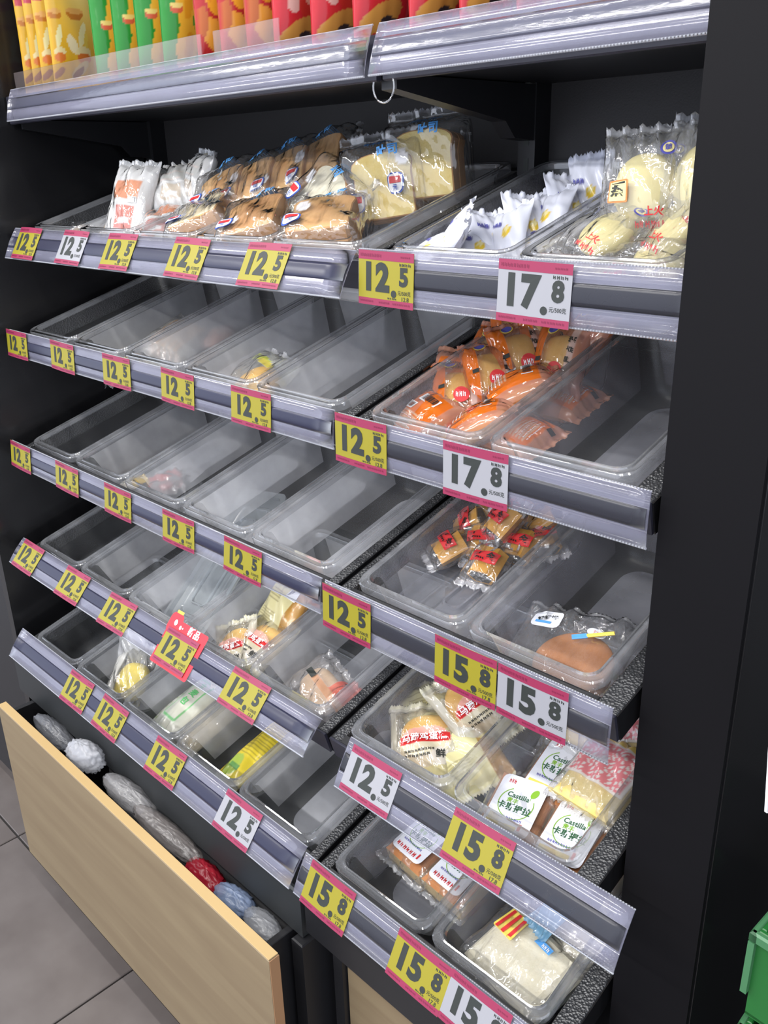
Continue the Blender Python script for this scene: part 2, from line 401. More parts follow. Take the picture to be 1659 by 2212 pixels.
LIP = solid('grey black shelf lip', (.022, .022, .034), .3, 0, .5)
RN = {1: 'top', 2: 'second', 3: 'middle', 4: 'fourth', 5: 'lowest'}
for row in ROWS:
    shelf_frame(row, -.018, .918, -.002, .902, f'black sloping shelf holding the {RN[row]} row of five pans, left bay')
    shelf_frame(row, .928, 1.338, .945, 1.312, f'black sloping shelf holding the {RN[row]} row of two pans, right bay')

# clear pans
def loop(a, b, r, z, n=5):
    P = []
    for cx, cy, a0 in ((a - r, b - r, 0), (-a + r, b - r, 90), (-a + r, -b + r, 180), (a - r, -b + r, 270)):
        P += [(cx + r * math.cos(R(a0 + 90 * t / n)), cy + r * math.sin(R(a0 + 90 * t / n)), z) for t in range(n + 1)]
    return P
def pan_mesh(W=.178, L=.325, D=.094):
    a, b = W / 2, L / 2
    prof = [(0, -.009, .020), (0, .000, .020), (.0015, .0015, .020), (.004, .0005, .019), (.0085, .0005, .017), (.0095, .002, .016), (.0115, .0022, .016), (.0130, 0, .016),
            (.0135, -.006, .016), (.0160, -.010, .018), (.0245, -D + .022, .022), (.027, -D + .013, .024), (.032, -D + .005, .026), (.042, -D, .026)]
    V = []; F = []; mi = []; n = 5; K = 4 * (n + 1)
    for ins, z, r in prof: V += loop(a - ins, b - ins, r, z, n)
    for i in range(len(prof) - 1):
        for j in range(K):
            F.append((i * K + j, i * K + (j + 1) % K, (i + 1) * K + (j + 1) % K, (i + 1) * K + j))
            corner = (j % (n + 1)) != n
            mi.append(2 if i < 8 else (1 if (corner or i > 9) else 0))
    base = (len(prof) - 1) * K
    # floor: with shallow ridges
    V += loop(a - .050, b - .050, .02, -D + .0004, n); V += loop(a - .052, b - .052, .02, -D + .0012, n)
    for i in range(2):
        for j in range(K):
            s0 = base + i * K
            F.append((s0 + j, s0 + (j + 1) % K, s0 + K + (j + 1) % K, s0 + K + j)); mi.append(3)
    F.append(tuple(range(base + 2 * K, base + 3 * K))); mi.append(3)
    return V, F, mi
V, F, mi = pan_mesh()
pan0 = mesh_obj('food_pan', V, F, [PAN_WALL, PAN_FIL, PAN_RIM, PAN_FLOOR], None, mi, smooth=True)
pan0.data.set_sharp_from_angle(angle=R(50))
PX = [(.09 + .18 * i, 'LRxxx'[0]) for i in range(5)] + [(1.037, 'R'), (1.2205, 'R')]
pan_shaded = pan0.data.copy(); pan_shaded.materials[0] = plastic('shade-darkened clear plastic', (.6, .62, .65), .08, .15, 1.45, (60, .12, .001), .04)  # darkness of the leftmost pans painted in: darker, less hazy plastic
pan_shaded.materials[3] = pan_shaded.materials[0]
pan_left = pan0.data.copy(); pan_left.materials[0] = plastic('lightly clouded clear plastic', (.93, .94, .98), .36, .18, 1.45, (60, .12, .001), .08)
pan_left.materials[3] = plastic('brightened plastic floor', (.88, .90, .98), .46, .18, 1.45, (40, .15, .001), .08)  # more haze than the walls, standing in for light on the floor
pan_right = pan0.data.copy(); pan_right.materials[0] = plastic('dimmed clear plastic', (.72, .73, .82), .24, .15, 1.45, (60, .12, .001), .08)  # dimmer light of the right bay put into a darker, less hazy plastic
pan_right.materials[3] = plastic('dimmed clear plastic floor', (.72, .74, .84), .34, .15, 1.45, (40, .15, .001), .08)  # same painted dimming, with extra haze to brighten the floor
used = False
ORD = ['first', 'second', 'third', 'fourth', 'fifth']
CONT = {(1, 0): 'with a small pastry inside', (1, 1): 'heaped with white snack bags', (1, 2): 'under the front toast pack', (1, 3): 'piled with toast packs', (1, 4): 'with toast packs standing in it',
        (1, 5): 'full of white sachets', (1, 6): 'full of pale steamed cakes', (2, 1): 'with one pastry at its front', (2, 2): 'with a pack of pale slices', (2, 3): 'with one burger bun pack', (2, 5): 'full of orange cake packs',
        (2, 6): 'empty but for a film scrap', (3, 2): 'with a few candies', (3, 5): 'with black cakes on a lid', (3, 6): 'with a single pancake pack', (4, 2): 'with the big lid leaning in it', (4, 3): 'with cream yellow cake packs',
        (4, 4): 'with one sandwich pack', (4, 5): 'with golden egg cake packs', (4, 6): 'full of white labelled cakes', (5, 1): 'with a yellow bun pack', (5, 2): 'with a green printed bread', (5, 3): 'with a yellow printed pack',
        (5, 5): 'with two white labelled cakes', (5, 6): 'with thick white bread'}
for row in ROWS:
    for i, (x, b) in enumerate(PX):
        o = pan0 if not used else pan0.copy()
        if used: COL.objects.link(o)
        used = True
        if i == 0: o.data = pan_shaded
        if i > 0: o.data = pan_left if i < 5 else pan_right
        o.matrix_world = at(row, x, .1625, 0)
        bay = 'left bay' if i < 5 else 'right bay'; k = i if i < 5 else i - 5
        c = CONT.get((row, i), 'standing empty')
        tag(o, f'clear pan {c}, {ORD[k]} from left, {RN[row]} row, {bay}', 'pan', 'clear food pans on the sloping shelves')

# ---------------------------------------------------------------- price strips
def ribbon(pts, x0, x1, th, n=24, wob=0):
    """a thin bent sheet, outline pts (y,z) pushed along x"""
    m = MB(); P = [Vector(p) for p in pts]; off = []
    for i, p in enumerate(P):
        t = (P[min(i + 1, len(P) - 1)] - P[max(i - 1, 0)]).normalized(); off.append(p + Vector((-t[1], t[0])) * th)
    out = [tuple(p) for p in P] + [tuple(p) for p in off[::-1]]
    k = len(out)
    for j in range(n + 1):
        x = x0 + (x1 - x0) * j / n
        m.v += [(x, p[0], p[1]) for p in out]
    m.f += [tuple(range(k)), tuple(range(n * k, n * k + k))[::-1]]
    for j in range(n):
        for i in range(k): m.f.append((j * k + i, j * k + (i + 1) % k, (j + 1) * k + (i + 1) % k, (j + 1) * k + i))
    m.m = [0] * len(m.f)
    return m
# (x0, x1, top y, top z, bottom y, bottom z)
STR = {('L', 1): (-.012, .922, .048, 1.403, .019, 1.352), ('L', 2): (-.012, .922, .003, 1.220, -.001, 1.172), ('L', 3): (-.012, .922, -.031, 1.006, -.037, .958),
       ('L', 4): (-.012, .922, -.045, .799, -.082, .758), ('L', 5): (-.012, .918, -.082, .602, -.120, .553),
       ('R', 1): (.928, 1.345, .048, 1.406, .046, 1.345), ('R', 2): (.928, 1.345, .004, 1.218, .003, 1.162), ('R', 3): (.928, 1.345, -.031, 1.006, -.033, .942),
       ('R', 4): (.972, 1.392, -.038, .792, -.072, .733), ('R', 5): (.930, 1.345, -.094, .608, -.121, .556),
       ('L', 0): (-.012, .925, .082, 1.639, .066, 1.587), ('R', 0): (.935, 1.342, .082, 1.639, .063, 1.587)}
def spt(key, t):
    x0, x1, ty, tz, by, bz = STR[key]; return ty + (by - ty) * t, tz + (bz - tz) * t
for key, (x0, x1, ty, tz, by, bz) in STR.items():
    bay = 'left bay' if key[0] == 'L' else 'right bay'; rn = 'chips shelf above the pans' if key[1] == 0 else f'{RN[key[1]]} row of pans'
    r = empty('price_strip', xf((x0, ty, tz)), f'clear bluish price strip along the {rn}, {bay}', 'price strip', 'clear price strips'); bpy.context.view_layer.update()
    pts = [spt(key, 0), spt(key, .25), spt(key, .5), spt(key, .75), spt(key, 1)]
    d = Vector((by - ty, bz - tz)).normalized(); nrm = Vector((d[1], -d[0]))     # outwards
    if nrm[0] > 0: nrm = -nrm
    pts = [(p[0] + nrm[0] * b_, p[1] + nrm[1] * b_) for p, b_ in zip(pts, (0, .0012, .0016, .0012, 0))]
    keep(ribbon(pts, x0, x1, -.0010).build('clear_face', STRIP, smooth=True), r)
    a, b = spt(key, .30), spt(key, .66)
    ins = [(a[0] + nrm[0] * .0026, a[1] + nrm[1] * .0026), (b[0] + nrm[0] * .0026, b[1] + nrm[1] * .0026)]
    a_, b_ = ins; ins = [(a_[0] + (b_[0] - a_[0]) * t_ + nrm[0] * .0010 * math.sin(math.pi * t_), a_[1] + (b_[1] - a_[1]) * t_ + nrm[1] * .0010 * math.sin(math.pi * t_)) for t_ in (0, .2, .4, .6, .8, 1)]
    keep(ribbon(ins, x0 + .002, x1 - .002, -.0004).build('strip_insert', STRIPC if key[1] == 0 else (STRIPN if key[0] == 'L' else STRIPG), smooth=True), r)
    for q, rad in ((pts[0], .0009), (pts[4], .0013)):
        keep(MB().tube([(x0 + (x1 - x0) * j / 40, q[0], q[1]) for j in range(41)], rad, 6).build('glint_bead', BEAD, smooth=True), r)  # bead added along the strip edges to imitate dotted reflections
    a = spt(key, .3); b = spt(key, .7)
    for q in (a, b): keep(MB().tube([(x0, q[0] + nrm[0] * .0015, q[1] + nrm[1] * .0015), (x1, q[0] + nrm[0] * .0015, q[1] + nrm[1] * .0015)], .0005, 6).build('moulded_ridge', PAN_RIM), r)

# ---------------------------------------------------------------- price tags
TAGN = [0]
def price_tag(key, x, main, dec, white, label, wd=.088, dz=0, head=None):
    ty, tz = spt(key, .0); by, bz = spt(key, 1); u = Vector((0, ty - by, tz - bz)); hgt = min(u.length * 1.06, .060) if not (key[0] == 'R') else .061
    u.normalize(); nrm = Vector((1, 0, 0)).cross(u)
    if nrm[1] > 0: nrm = -nrm
    c = Vector((x + wd / 2, (ty + by) / 2, (tz + bz) / 2 + dz)) + nrm * .0044
    rl = random.uniform(-1.2, 1.2)
    M = Matrix(((1, u[0], nrm[0], c[0]), (0, u[1], nrm[1], c[1]), (0, u[2], nrm[2], c[2]), (0, 0, 0, 1))) @ xf((0, 0, 0), (0, 0, rl))
    r = empty('price_tag', M, label, 'price tag', 'price tags on the shelf strips')
    m = MB(); h = hgt / 2; n = 8
    def zc(xx): return .0012 * (1 - (2 * xx / wd) ** 2)
    for yy in (-h, h):
        for zz in (0, .0004):
            for i in range(n + 1):
                xx = -wd / 2 + wd * i / n; m.v.append((xx, yy, zc(xx) + zz))
    k = n + 1
    for i in range(n):
        m.f += [(k + i, k + i + 1, 3 * k + i + 1, 3 * k + i), (i, 2 * k + i, 2 * k + i + 1, i + 1), (i, i + 1, k + i + 1, k + i), (2 * k + i, 3 * k + i, 3 * k + i + 1, 2 * k + i + 1)]
    m.m = [0] * len(m.f); m.build('card', WHITE if white else YEL, r)
    ht = lambda a_, b_: .0004 + zc(a_)
    p = Print(); p.rect(-wd / 2, h - hgt * .165, wd / 2, h, 0, .0002, 8); p.dashes(-wd * .46, h - hgt * .115, -wd * .05, hgt * .06, 9, 1, 5, lift=.0004); p.dashes(wd * .28, h - hgt * .10, wd * .45, hgt * .035, 5, 1, 8, lift=.0004)
    p.build('header_band', [MAG, MAGD], r, ht)
    p = Print(); p.rect(-wd / 2, -h, wd / 2, -h + hgt * .13, 0, .0002, 8)
    p.dashes(-wd * .46, -h + hgt * .05, -wd * .2, hgt * .04, 7, 1, 2, lift=.0004); p.dashes(-wd * .1, -h + hgt * .05, wd * .1, hgt * .04, 6, 1, 4, lift=.0004); p.dashes(wd * .15, -h + hgt * .05, wd * .46, hgt * .04, 8, 1, 6, lift=.0004)
    p.build('footer_band', [MAG, MAGD], r, ht)
    p = Print()
    s_ = hgt * .68
    p.text(main, -wd * .17, hgt * .00, s_, 0, .055, 1.0)
    p.disc(wd * .165, -hgt * .25, hgt * .068, m=0, lift=.0004)
    p.text(dec, wd * .335, hgt * .05, hgt * .44, 0, .05, 1.0)
    p.text('元/500克', wd * .345, -hgt * .225, hgt * .095, 0, .005, .9)
    p.dashes(wd * .26, hgt * .255, wd * .46, hgt * .055, 4, 0, 3)
    if not white: p.text('12.8' if dec == '5' else '17.8', wd * .36, -hgt * .33, hgt * .11, 0, .01); p.dashes(wd * .06, -hgt * .355, wd * .22, hgt * .035, 4, 0, 9)
    p.build('price_print', INK, r, ht)
    if head:
        q = Print(); q.rrect(-wd * .56, -h - .004, wd * .62, h + .002, .004, 0, 0); q.rrect(-wd * .56, h - .002, wd * .62, h + .016, .004, 0, -.0001)
        q.rrect(-wd * .60, h - .01, -wd * .22, h + .026, .010, 0, -.00012); q.rect(-wd * .50, h + .025, -wd * .30, h + .030, 1, 0)
        q.build('red_header_card', [solid('red header card', (.55, .015, .03), .4), solid('gold print', (.55, .42, .05), .4)], r, lambda a_, b_: -.0009)
        q = Print(); q.text('新品', wd * .22, h + .0075, .0155, 0, .025); q.disc(-wd * .38, h + .010, .0042, .005, 0, .0004, 20); q.disc(-wd * .20, h + .006, .0028, .0035, 0, .0004, 20); q.disc(-wd * .13, h + .0065, .0015, m=0)
        q.build('header_print', WHP, r, lambda a_, b_: -.0007)
    return r
def L5(px): return px
TAGS = [
 ('L', 1, .023, '12', '5', 0), ('L', 1, .197, '12', '5', 1), ('L', 1, .352, '12', '5', 0), ('L', 1, .545, '12', '5', 0), ('L', 1, .722, '12', '5', 0),
 ('L', 2, -.018, '12', '5', 0), ('L', 2, .168, '12', '5', 0), ('L', 2, .357, '12', '5', 0), ('L', 2, .536, '12', '5', 0), ('L', 2, .715, '12', '5', 0),
 ('L', 3, -.010, '12', '5', 0), ('L', 3, .184, '12', '5', 0), ('L', 3, .366, '12', '5', 0), ('L', 3, .550, '12', '5', 0), ('L', 3, .714, '12', '5', 0),
 ('L', 4, .006, '12', '5', 0), ('L', 4, .194, '12', '5', 0), ('L', 4, .360, '12', '5', 0), ('L', 4, .546, '12', '5', 2), ('L', 4, .728, '12', '5', 0),
 ('L', 5, .222, '12', '5', 0), ('L', 5, .348, '12', '5', 0), ('L', 5, .533, '12', '5', 0), ('L', 5, .734, '12', '5', 1),
 ('R', 1, .931, '12', '5', 0), ('R', 1, 1.136, '17', '8', 1), ('R', 2, .926, '12', '5', 0), ('R', 2, 1.101, '17', '8', 1),
 ('R', 3, .927, '12', '5', 0), ('R', 3, 1.120, '15', '8', 0), ('R', 3, 1.210, '15', '8', 1),
 ('R', 4, .984, '12', '5', 1), ('R', 4, 1.160, '15', '8', 0), ('R', 5, .948, '15', '8', 0), ('R', 5, 1.115, '15', '8', 0), ('R', 5, 1.203, '15', '8', 1)]
cnt = {}
tot = {}
for t in TAGS: tot[t[0], t[1], t[5] == 1] = tot.get((t[0], t[1], t[5] == 1), 0) + 1
for b, row, x, mn, dc, wh in TAGS:
    k = cnt.get((b, row), 0); cnt[b, row] = k + 1
    bay = 'left bay' if b == 'L' else 'right bay'
    colr = 'white' if wh == 1 else 'yellow'
    lab = f'{colr} {mn}.{dc} price tag, {ORD[k]} from left on the {RN[row]} strip of the {bay}'
    if wh == 2: lab = f'yellow {mn}.{dc} price tag in a red new item holder on the left bay'
    price_tag((b, row), x, mn, dc, wh == 1, lab, head=(wh == 2), dz=(.0 if b == 'L' else -.001))

# ---------------------------------------------------------------- top shelf and chips
ts = empty('top_shelf', xf((.5, .2, 1.59)), 'black flat shelf carrying the snack bags above the bread pans', 'shelf'); bpy.context.view_layer.update()
keep(MB().box((-.045, .095, 1.592), (.925, .395, 1.616), bev=.002).build('shelf_board', BLK), ts)
keep(MB().box((.935, .095, 1.592), (1.343, .395, 1.616), bev=.002).build('shelf_board', BLK), ts)
keep(MB().box((-.045, .085, 1.583), (.925, .093, 1.630), bev=.0015).build('front_edge', LIP), ts)
keep(MB().box((.935, .085, 1.583), (1.343, .093, 1.630), bev=.0015).build('front_edge', LIP), ts)
for x0, x1 in ((-.02, .575), (.605, .745)):
    tag(MB().box((x0, .0955, 1.617), (x1, .0970, 1.668), bev=.0004).build('shelf_fence', FENCE), 'clear plastic fence standing at the front of the %s' % ('yellow and green snack bags' if x0 < 0 else 'orange and red snack bags'), 'fence')
# hanging ring on the strip joint
m = MB(); m.tube([(.955 + .016 * math.cos(R(a)), .066, 1.575 + .016 * math.sin(R(a))) for a in range(-200, 30, 15)], .0011, 6)
tag(m.build('hanging_ring', PAN_RIM, smooth=True), 'thin clear ring hanging at the joint of the upper price strips', 'ring')
LEDM, nt, out = mat_new('led glow'); e = N(nt, 'ShaderNodeEmission', Strength=3.0); e.inputs[0].default_value = (.8, .85, 1, 1); nt.links.new(e.outputs[0], out.inputs[0])

def pillow(W, L, T, paint, nu=40, nv=56, fin=.008, seed=0, pu=2.2, pv=2.4, pinch=.06, wr=.0012, serr=0.0012, flop=0.0, topf=1.0, botf=1.0, power=.55, dim=(1, 1, 1, 1)):
    """sealed bag lying in x,y: two sheets sharing their border, flat crimped fins at both y ends"""
    rs = np.random.RandomState(seed)
    u = np.linspace(-1, 1, nu + 1); v = np.linspace(-1, 1, nv + 1); U, Vv = np.meshgrid(u, v, indexing='ij')
    fe = fin / (L / 2); vb = np.clip(np.abs(Vv) / (1 - fe), 0, 1)
    prof = np.clip((1 - np.abs(U) ** pu), 0, 1) * np.clip(1 - vb ** pv, 0, 1)
    th = prof ** power
    ph = rs.uniform(0, 6, 8); k = rs.uniform(9, 17, 4)
    mid = np.zeros_like(U); endw = np.exp(-(1 - np.abs(Vv)) * 4.5)
    ripple = (np.sin(k[0] * U + ph[0] + 3 * Vv) + .6 * np.sin(k[1] * 1.7 * U + ph[1])) * wr
    top = T * .5 * th * topf + ripple * endw * (th > 0) + wr * .7 * np.sin(k[2] * U * .6 + 7 * Vv + ph[2]) * th
    bot = -T * .5 * th * botf + ripple * endw * (th > 0)
    edge = ripple * endw * 1.3 + flop * np.abs(Vv) ** 4
    top += edge; bot += edge
    X = W / 2 * U * (1 - pinch * (1 - vb ** 2) * (1 if pinch > 0 else 0) + 0 * U)
    Y = L / 2 * Vv * (1 - .02 * th) + 0
    if serr: Y = Y + (np.abs(Vv) == 1) * np.sign(Vv) * serr * ((np.arange(nu + 1) % 2) * 2 - 1)[:, None]
    n = (nu + 1) * (nv + 1); idx = np.arange(n).reshape(nu + 1, nv + 1)
    VT = np.stack([X, Y, top], -1).reshape(-1, 3); VB = np.stack([X, Y, bot], -1).reshape(-1, 3)
    eps = .00012; VB[:, 2] -= eps
    V = np.concatenate([VT, VB]); 
    f1 = np.stack([idx[:-1, :-1], idx[1:, :-1], idx[1:, 1:], idx[:-1, 1:]], -1).reshape(-1, 4)
    f2 = f1[:, ::-1] + n
    side = []
    bd = list(idx[:, 0]) + list(idx[-1, 1:]) + list(idx[::-1, -1][1:]) + list(idx[0, ::-1][1:])
    for a_, b_ in zip(bd[:-1], bd[1:]): side.append((a_, a_ + n, b_ + n, b_))
    Fc = np.concatenate([f1, f2, np.array(side)])
    xs, ys = U.reshape(-1), Vv.reshape(-1)
    c1 = paint(xs, ys, True); c2 = paint(xs, ys, False)
    me = bpy.data.meshes.new('wrapper')
    me.vertices.add(len(V)); me.vertices.foreach_set('co', V.astype('f').ravel())
    me.loops.add(Fc.size); me.loops.foreach_set('vertex_index', Fc.astype('i').ravel())
    me.polygons.add(len(Fc)); me.polygons.foreach_set('loop_start', np.arange(0, Fc.size, 4, dtype='i'))
    me.update(calc_edges=True); me.validate()
    at_ = me.color_attributes.new('print', 'FLOAT_COLOR', 'POINT'); at_.data.foreach_set('color', (np.concatenate([c1, c2]) * dim).astype('f').ravel())
    me.polygons.foreach_set('use_smooth', [True] * len(me.polygons))
    def height(x, y):
        i = (x / (W / 2 * (1 - pinch * .8)) + 1) / 2 * nu; j = (y / (L / 2) + 1) / 2 * nv
        i = min(max(i, 0), nu - .001); j = min(max(j, 0), nv - .001); a_, b_ = int(i), int(j); fi, fj = i - a_, j - b_
        return float((top[a_, b_] * (1 - fi) + top[a_ + 1, b_] * fi) * (1 - fj) + (top[a_, b_ + 1] * (1 - fi) + top[a_ + 1, b_ + 1] * fi) * fj)
    return me, height
def bag(par, mesh, mat=None, local=None, name='wrapper'):
    if mat is not None and len(mesh.materials) == 0: mesh.materials.append(mat)
    o = bpy.data.objects.new(name, mesh); COL.objects.link(o); o.parent = par
    if local is not None: o.matrix_local = local
    return o
class Ink:
    """layers of print over an array of points in -1..1"""
    def __init__(s, u, v, base): s.u, s.v = u, v; s.c = np.tile(np.array(base, float), (len(u), 1))
    def put(s, mask, col): s.c[mask] = col; return s
    def rect(s, a, b, c, d, col): return s.put((s.u > a) & (s.u < c) & (s.v > b) & (s.v < d), col)
    def ell(s, x, y, rx, ry, col, rot=0):
        a = R(rot); du, dv = s.u - x, s.v - y; p = du * math.cos(a) + dv * math.sin(a); q = -du * math.sin(a) + dv * math.cos(a)
        return s.put((p / rx) ** 2 + (q / ry) ** 2 < 1, col)
    def lines(s, a, b, c, d, n, col, duty=.5):
        t = (s.v - b) / (d - b) * n; return s.put((s.u > a) & (s.u < c) & (s.v > b) & (s.v < d) & ((t % 1) < duty), col)
def plain(col): return lambda u, v, top: Ink(u, v, col).c
CLEAR = (.80, .82, .86, .07)
def clearp(u, v, top):
    k = Ink(u, v, CLEAR); k.put(np.abs(v) > .93, (.8, .82, .86, .25)); return k.c

# -- snack bags
def paint_yellow(u, v, top):
    k = Ink(u, v, (.86, .48, .02, 1)); g = np.exp(-((u - .1) ** 2 + (v - .75) ** 2) * 1.6)[:, None]; k.c[:, :3] = k.c[:, :3] * (1 - g) + np.array((.95, .80, .30)) * g
    k.rect(-.8, .28, -.2, .42, (.62, .06, .10, 1)); k.rect(-.7, .33, -.3, .36, (.9, .75, .4, 1))
    k.ell(-.25, .08, .26, .075, (.62, .22, .03, 1)); k.ell(-.25, .12, .26, .04, (.85, .45, .12, 1))
    k.ell(-.1, -.18, .20, .09, (.93, .86, .45, 1), 50); k.ell(-.42, -.30, .17, .10, (.92, .80, .50, 1), -30); k.ell(.0, -.28, .16, .06, (.9, .65, .1, 1), 70)
    k.ell(-.1, -.40, .24, .08, (.92, .78, .40, 1)); k.ell(-.1, -.47, .22, .07, (.80, .22, .04, 1)); k.ell(-.25, -.62, .3, .075, (.82, .62, .30, 1), 20); k.ell(-.30, -.66, .2, .05, (.25, .08, .05, 1), 20)
    k.rect(-1, .26, -.78, .38, (.62, .06, .10, 1)); k.ell(-.82, .06, .17, .06, (.62, .22, .03, 1)); k.ell(-.82, .10, .17, .03, (.85, .45, .12, 1)); k.ell(-.78, -.2, .16, .07, (.93, .86, .45, 1), 60); k.ell(-.80, -.40, .16, .06, (.92, .78, .40, 1)); k.ell(-.80, -.47, .15, .06, (.80, .22, .04, 1)); k.ell(-.85, -.66, .15, .05, (.4, .14, .06, 1), 20)
    k.lines(.42, .1, .72, .38, 8, (.75, .40, .05, 1)); k.lines(.42, -.3, .72, .0, 9, (.75, .40, .05, 1)); k.rect(.35, .46, .7, .48, (.8, .1, .05, 1))
    return k.c
def paint_green(u, v, top):
    k = Ink(u, v, (.025, .30, .035, 1)); y = (.88, .48, .04, 1); y2 = (.80, .36, .02, 1)
    for (a, b, r1, r2, an) in ((-.25, .30, .40, .075, 20), (-.55, -.10, .36, .20, 80), (-.2, -.30, .36, .13, -60), (-.1, -.16, .34, .10, 10), (-.55, -.62, .34, .24, 85), (-.05, -.62, .33, .16, 75), (.42, -.5, .3, .13, 65), (.5, .38, .3, .08, 20)):
        k.ell(a, b, r1 * .95, r2, y, an); k.ell(a + .05, b - .02, r1 * .6, r2 * .45, y2, an)
    k.ell(-.75, -.2, .13, .05, (.7, .12, .05, 1)); k.ell(-.75, -.16, .13, .03, (.9, .7, .2, 1)); k.ell(.3, -.36, .12, .05, (.75, .08, .08, 1), 40)
    k.rect(.0, .42, .5, .5, (.9, .95, .9, 1)); k.rect(.05, .445, .45, .475, (.05, .15, .06, 1)); k.rect(.05, .06, .35, .13, (.9, .95, .9, 1))
    return k.c
def paint_redchip(u, v, top):
    k = Ink(u, v, (.55, .03, .03, 1)); y = (.90, .40, .03, 1)
    k.ell(-.68, -.02, .22, .34, y, 0); k.ell(-.62, -.60, .38, .17, (.86, .38, .05, 1), -25); k.ell(-.50, .4, .2, .2, y, 20); k.ell(.2, -.2, .25, .3, (.85, .32, .03, 1), 10); k.ell(-.92, -.42, .08, .16, (.6, .15, .03, 1), 0)
    k.ell(-.45, -.62, .16, .06, (.70, .24, .03, 1), 10); k.ell(-.80, .0, .05, .24, (.78, .30, .03, 1)); k.ell(-.72, .36, .18, .03, (.1, .35, .05, 1), 30); k.rect(.75, -1, 1, 1, (.6, .04, .05, 1))
    return k.c
def paint_tomato(u, v, top):
    k = Ink(u, v, (.68, .025, .04, 1))
    k.rect(-.9, -.22, -.1, .40, (.06, .05, .05, 1)); k.put((v < -.16) & (v > -.36) & (np.abs(u + .5) < (v + .36) * 1.6), (.06, .05, .05, 1)); k.ell(-.72, -.40, .13, .08, (.85, .5, .45, 1)); k.ell(-.36, -.40, .26, .15, (.66, .04, .03, 1)); k.ell(-.34, -.29, .16, .02, (.1, .35, .06, 1), 15); k.ell(-.42, -.36, .06, .03, (.9, .4, .3, 1))
    k.ell(-.55, -.66, .42, .13, (.72, .36, .08, 1), 14); k.ell(-.40, -.70, .18, .05, (.05, .04, .05, 1)); k.ell(.1, -.8, .4, .1, (.8, .45, .12, 1))
    k.rect(.45, -1, .58, 1, (.80, .14, .14, 1)); k.rect(-.02, -1, .04, 1, (.78, .08, .10, 1))
    return k.c
SB = {}
for nm, pf, Wd, Ht in (('y', paint_yellow, .125, .25), ('g', paint_green, .135, .24), ('r', paint_redchip, .135, .24), ('t', paint_tomato, .14, .23)):
    me, hf = pillow(Wd, Ht, .034 if nm == 'y' else .055, pf, 56, 110, .010, hash(nm) % 7 + 3, wr=.0008, pinch=.04, serr=.001, dim=(.72, .72, .72, 1)); SB[nm] = (me, hf, Wd, Ht)
    me.materials.append(FILMS)
snacks = [('y', -.022, .112), ('y', .012, .112), ('y', .047, .113), ('y', .088, .115), ('g', .245, .112), ('g', .318, .108), ('g', .385, .11), ('g', .452, .112), ('r', .535, .112), ('r', .595, .11), ('r', .655, .108),
          ('t', .712, .11), ('t', .785, .112), ('t', .86, .11), ('t', .945, .115), ('t', 1.02, .11), ('r', 1.09, .115), ('t', 1.165, .11), ('t', 1.24, .11), ('r', 1.31, .12)]
KN = {'y': 'yellow snack bag printed with a banana', 'g': 'green chips bag printed with golden chips', 'r': 'red snack bag printed with large orange chips', 't': 'red snack bag printed with a tomato and black panel'}
cn = {}
for kk, x, y in snacks:
    me, hf, Wd, Ht = SB[kk]; c_ = cn.get(kk, 0); cn[kk] = c_ + 1
    n_ = sum(1 for q in snacks if q[0] == kk)
    pos = 'leftmost of its kind' if c_ == 0 else (f'rightmost of its kind' if c_ == n_ - 1 else f'{(ORD + ["sixth", "seventh"])[c_]} of its kind from left')
    # local x -> +Y (into the shelf), local y -> up, local z (face) -> +X
    Mx = Matrix(((0, 0, 1, x), (1, 0, 0, y + Wd / 2), (0, 1, 0, 1.6175 + Ht / 2), (0, 0, 0, 1))) @ xf((0, 0, 0), (random.uniform(-1, 1), random.uniform(2, 7), 0))
    r = empty('snack_bag', Mx, f'{KN[kk]}, {pos}', 'snack bag', 'snack bags on the top shelf')
    bag(r, me, name='printed_pouch')
    p = Print()
    if kk == 'g':
        p.text('CHIPS', -.024, .034, .030, 0, .05)
    elif kk == 't':
        p.text('番茄味', -.036, .012, .019, 0, .03); p.rect(-.046, -.016, -.026, -.006, 0)
    elif kk == 'y':
        p.barcode(.028, -.098, .050, -.066, 0, 1)
    if p.v: p.build('bag_print', [WHP, INK], r, lambda a_, b_, h_=hf: h_(a_, b_) + .0008)
# ---------------------------------------------------------------- food shapes
def blob(name, a, b, c, mat, par, e=2.6, ez=2.2, n=28, noise=0, seed=0, local=None, flat=.35):
    """rounded loaf: superellipsoid with a flattened underside resting on z=0"""
    rs = np.random.RandomState(seed); V = []; F = []; m_ = n // 2
    ph = rs.uniform(0, 6, 6)
    for i in range(m_ + 1):
        la = -math.pi / 2 + math.pi * i / m_
        for j in range(n):
            lo = 2 * math.pi * j / n
            cl, sl = math.cos(la), math.sin(la); co, so = math.cos(lo), math.sin(lo)
            pw = lambda t, k: math.copysign(abs(t) ** (2 / k), t)
            x = a * pw(cl, ez) * pw(co, e); y = b * pw(cl, ez) * pw(so, e); z = c * pw(sl, ez)
            if noise: d = 1 + noise * (math.sin(5 * co + ph[0] + 3 * sl) + math.sin(7 * so + ph[1]) * .6 + math.sin(9 * sl + 4 * co + ph[2]) * .5); x *= d; y *= d; z *= d
            if z < -c * (1 - flat): z = -c * (1 - flat) - (abs(z) - c * (1 - flat)) * .1
            V.append((x, y, z + c * (1 - flat * .9)))
    for i in range(m_):
        for j in range(n): F.append((i * n + j, i * n + (j + 1) % n, (i + 1) * n + (j + 1) % n, (i + 1) * n + j))
    return mesh_obj(name, V, F, mat, par, smooth=True, local=local)
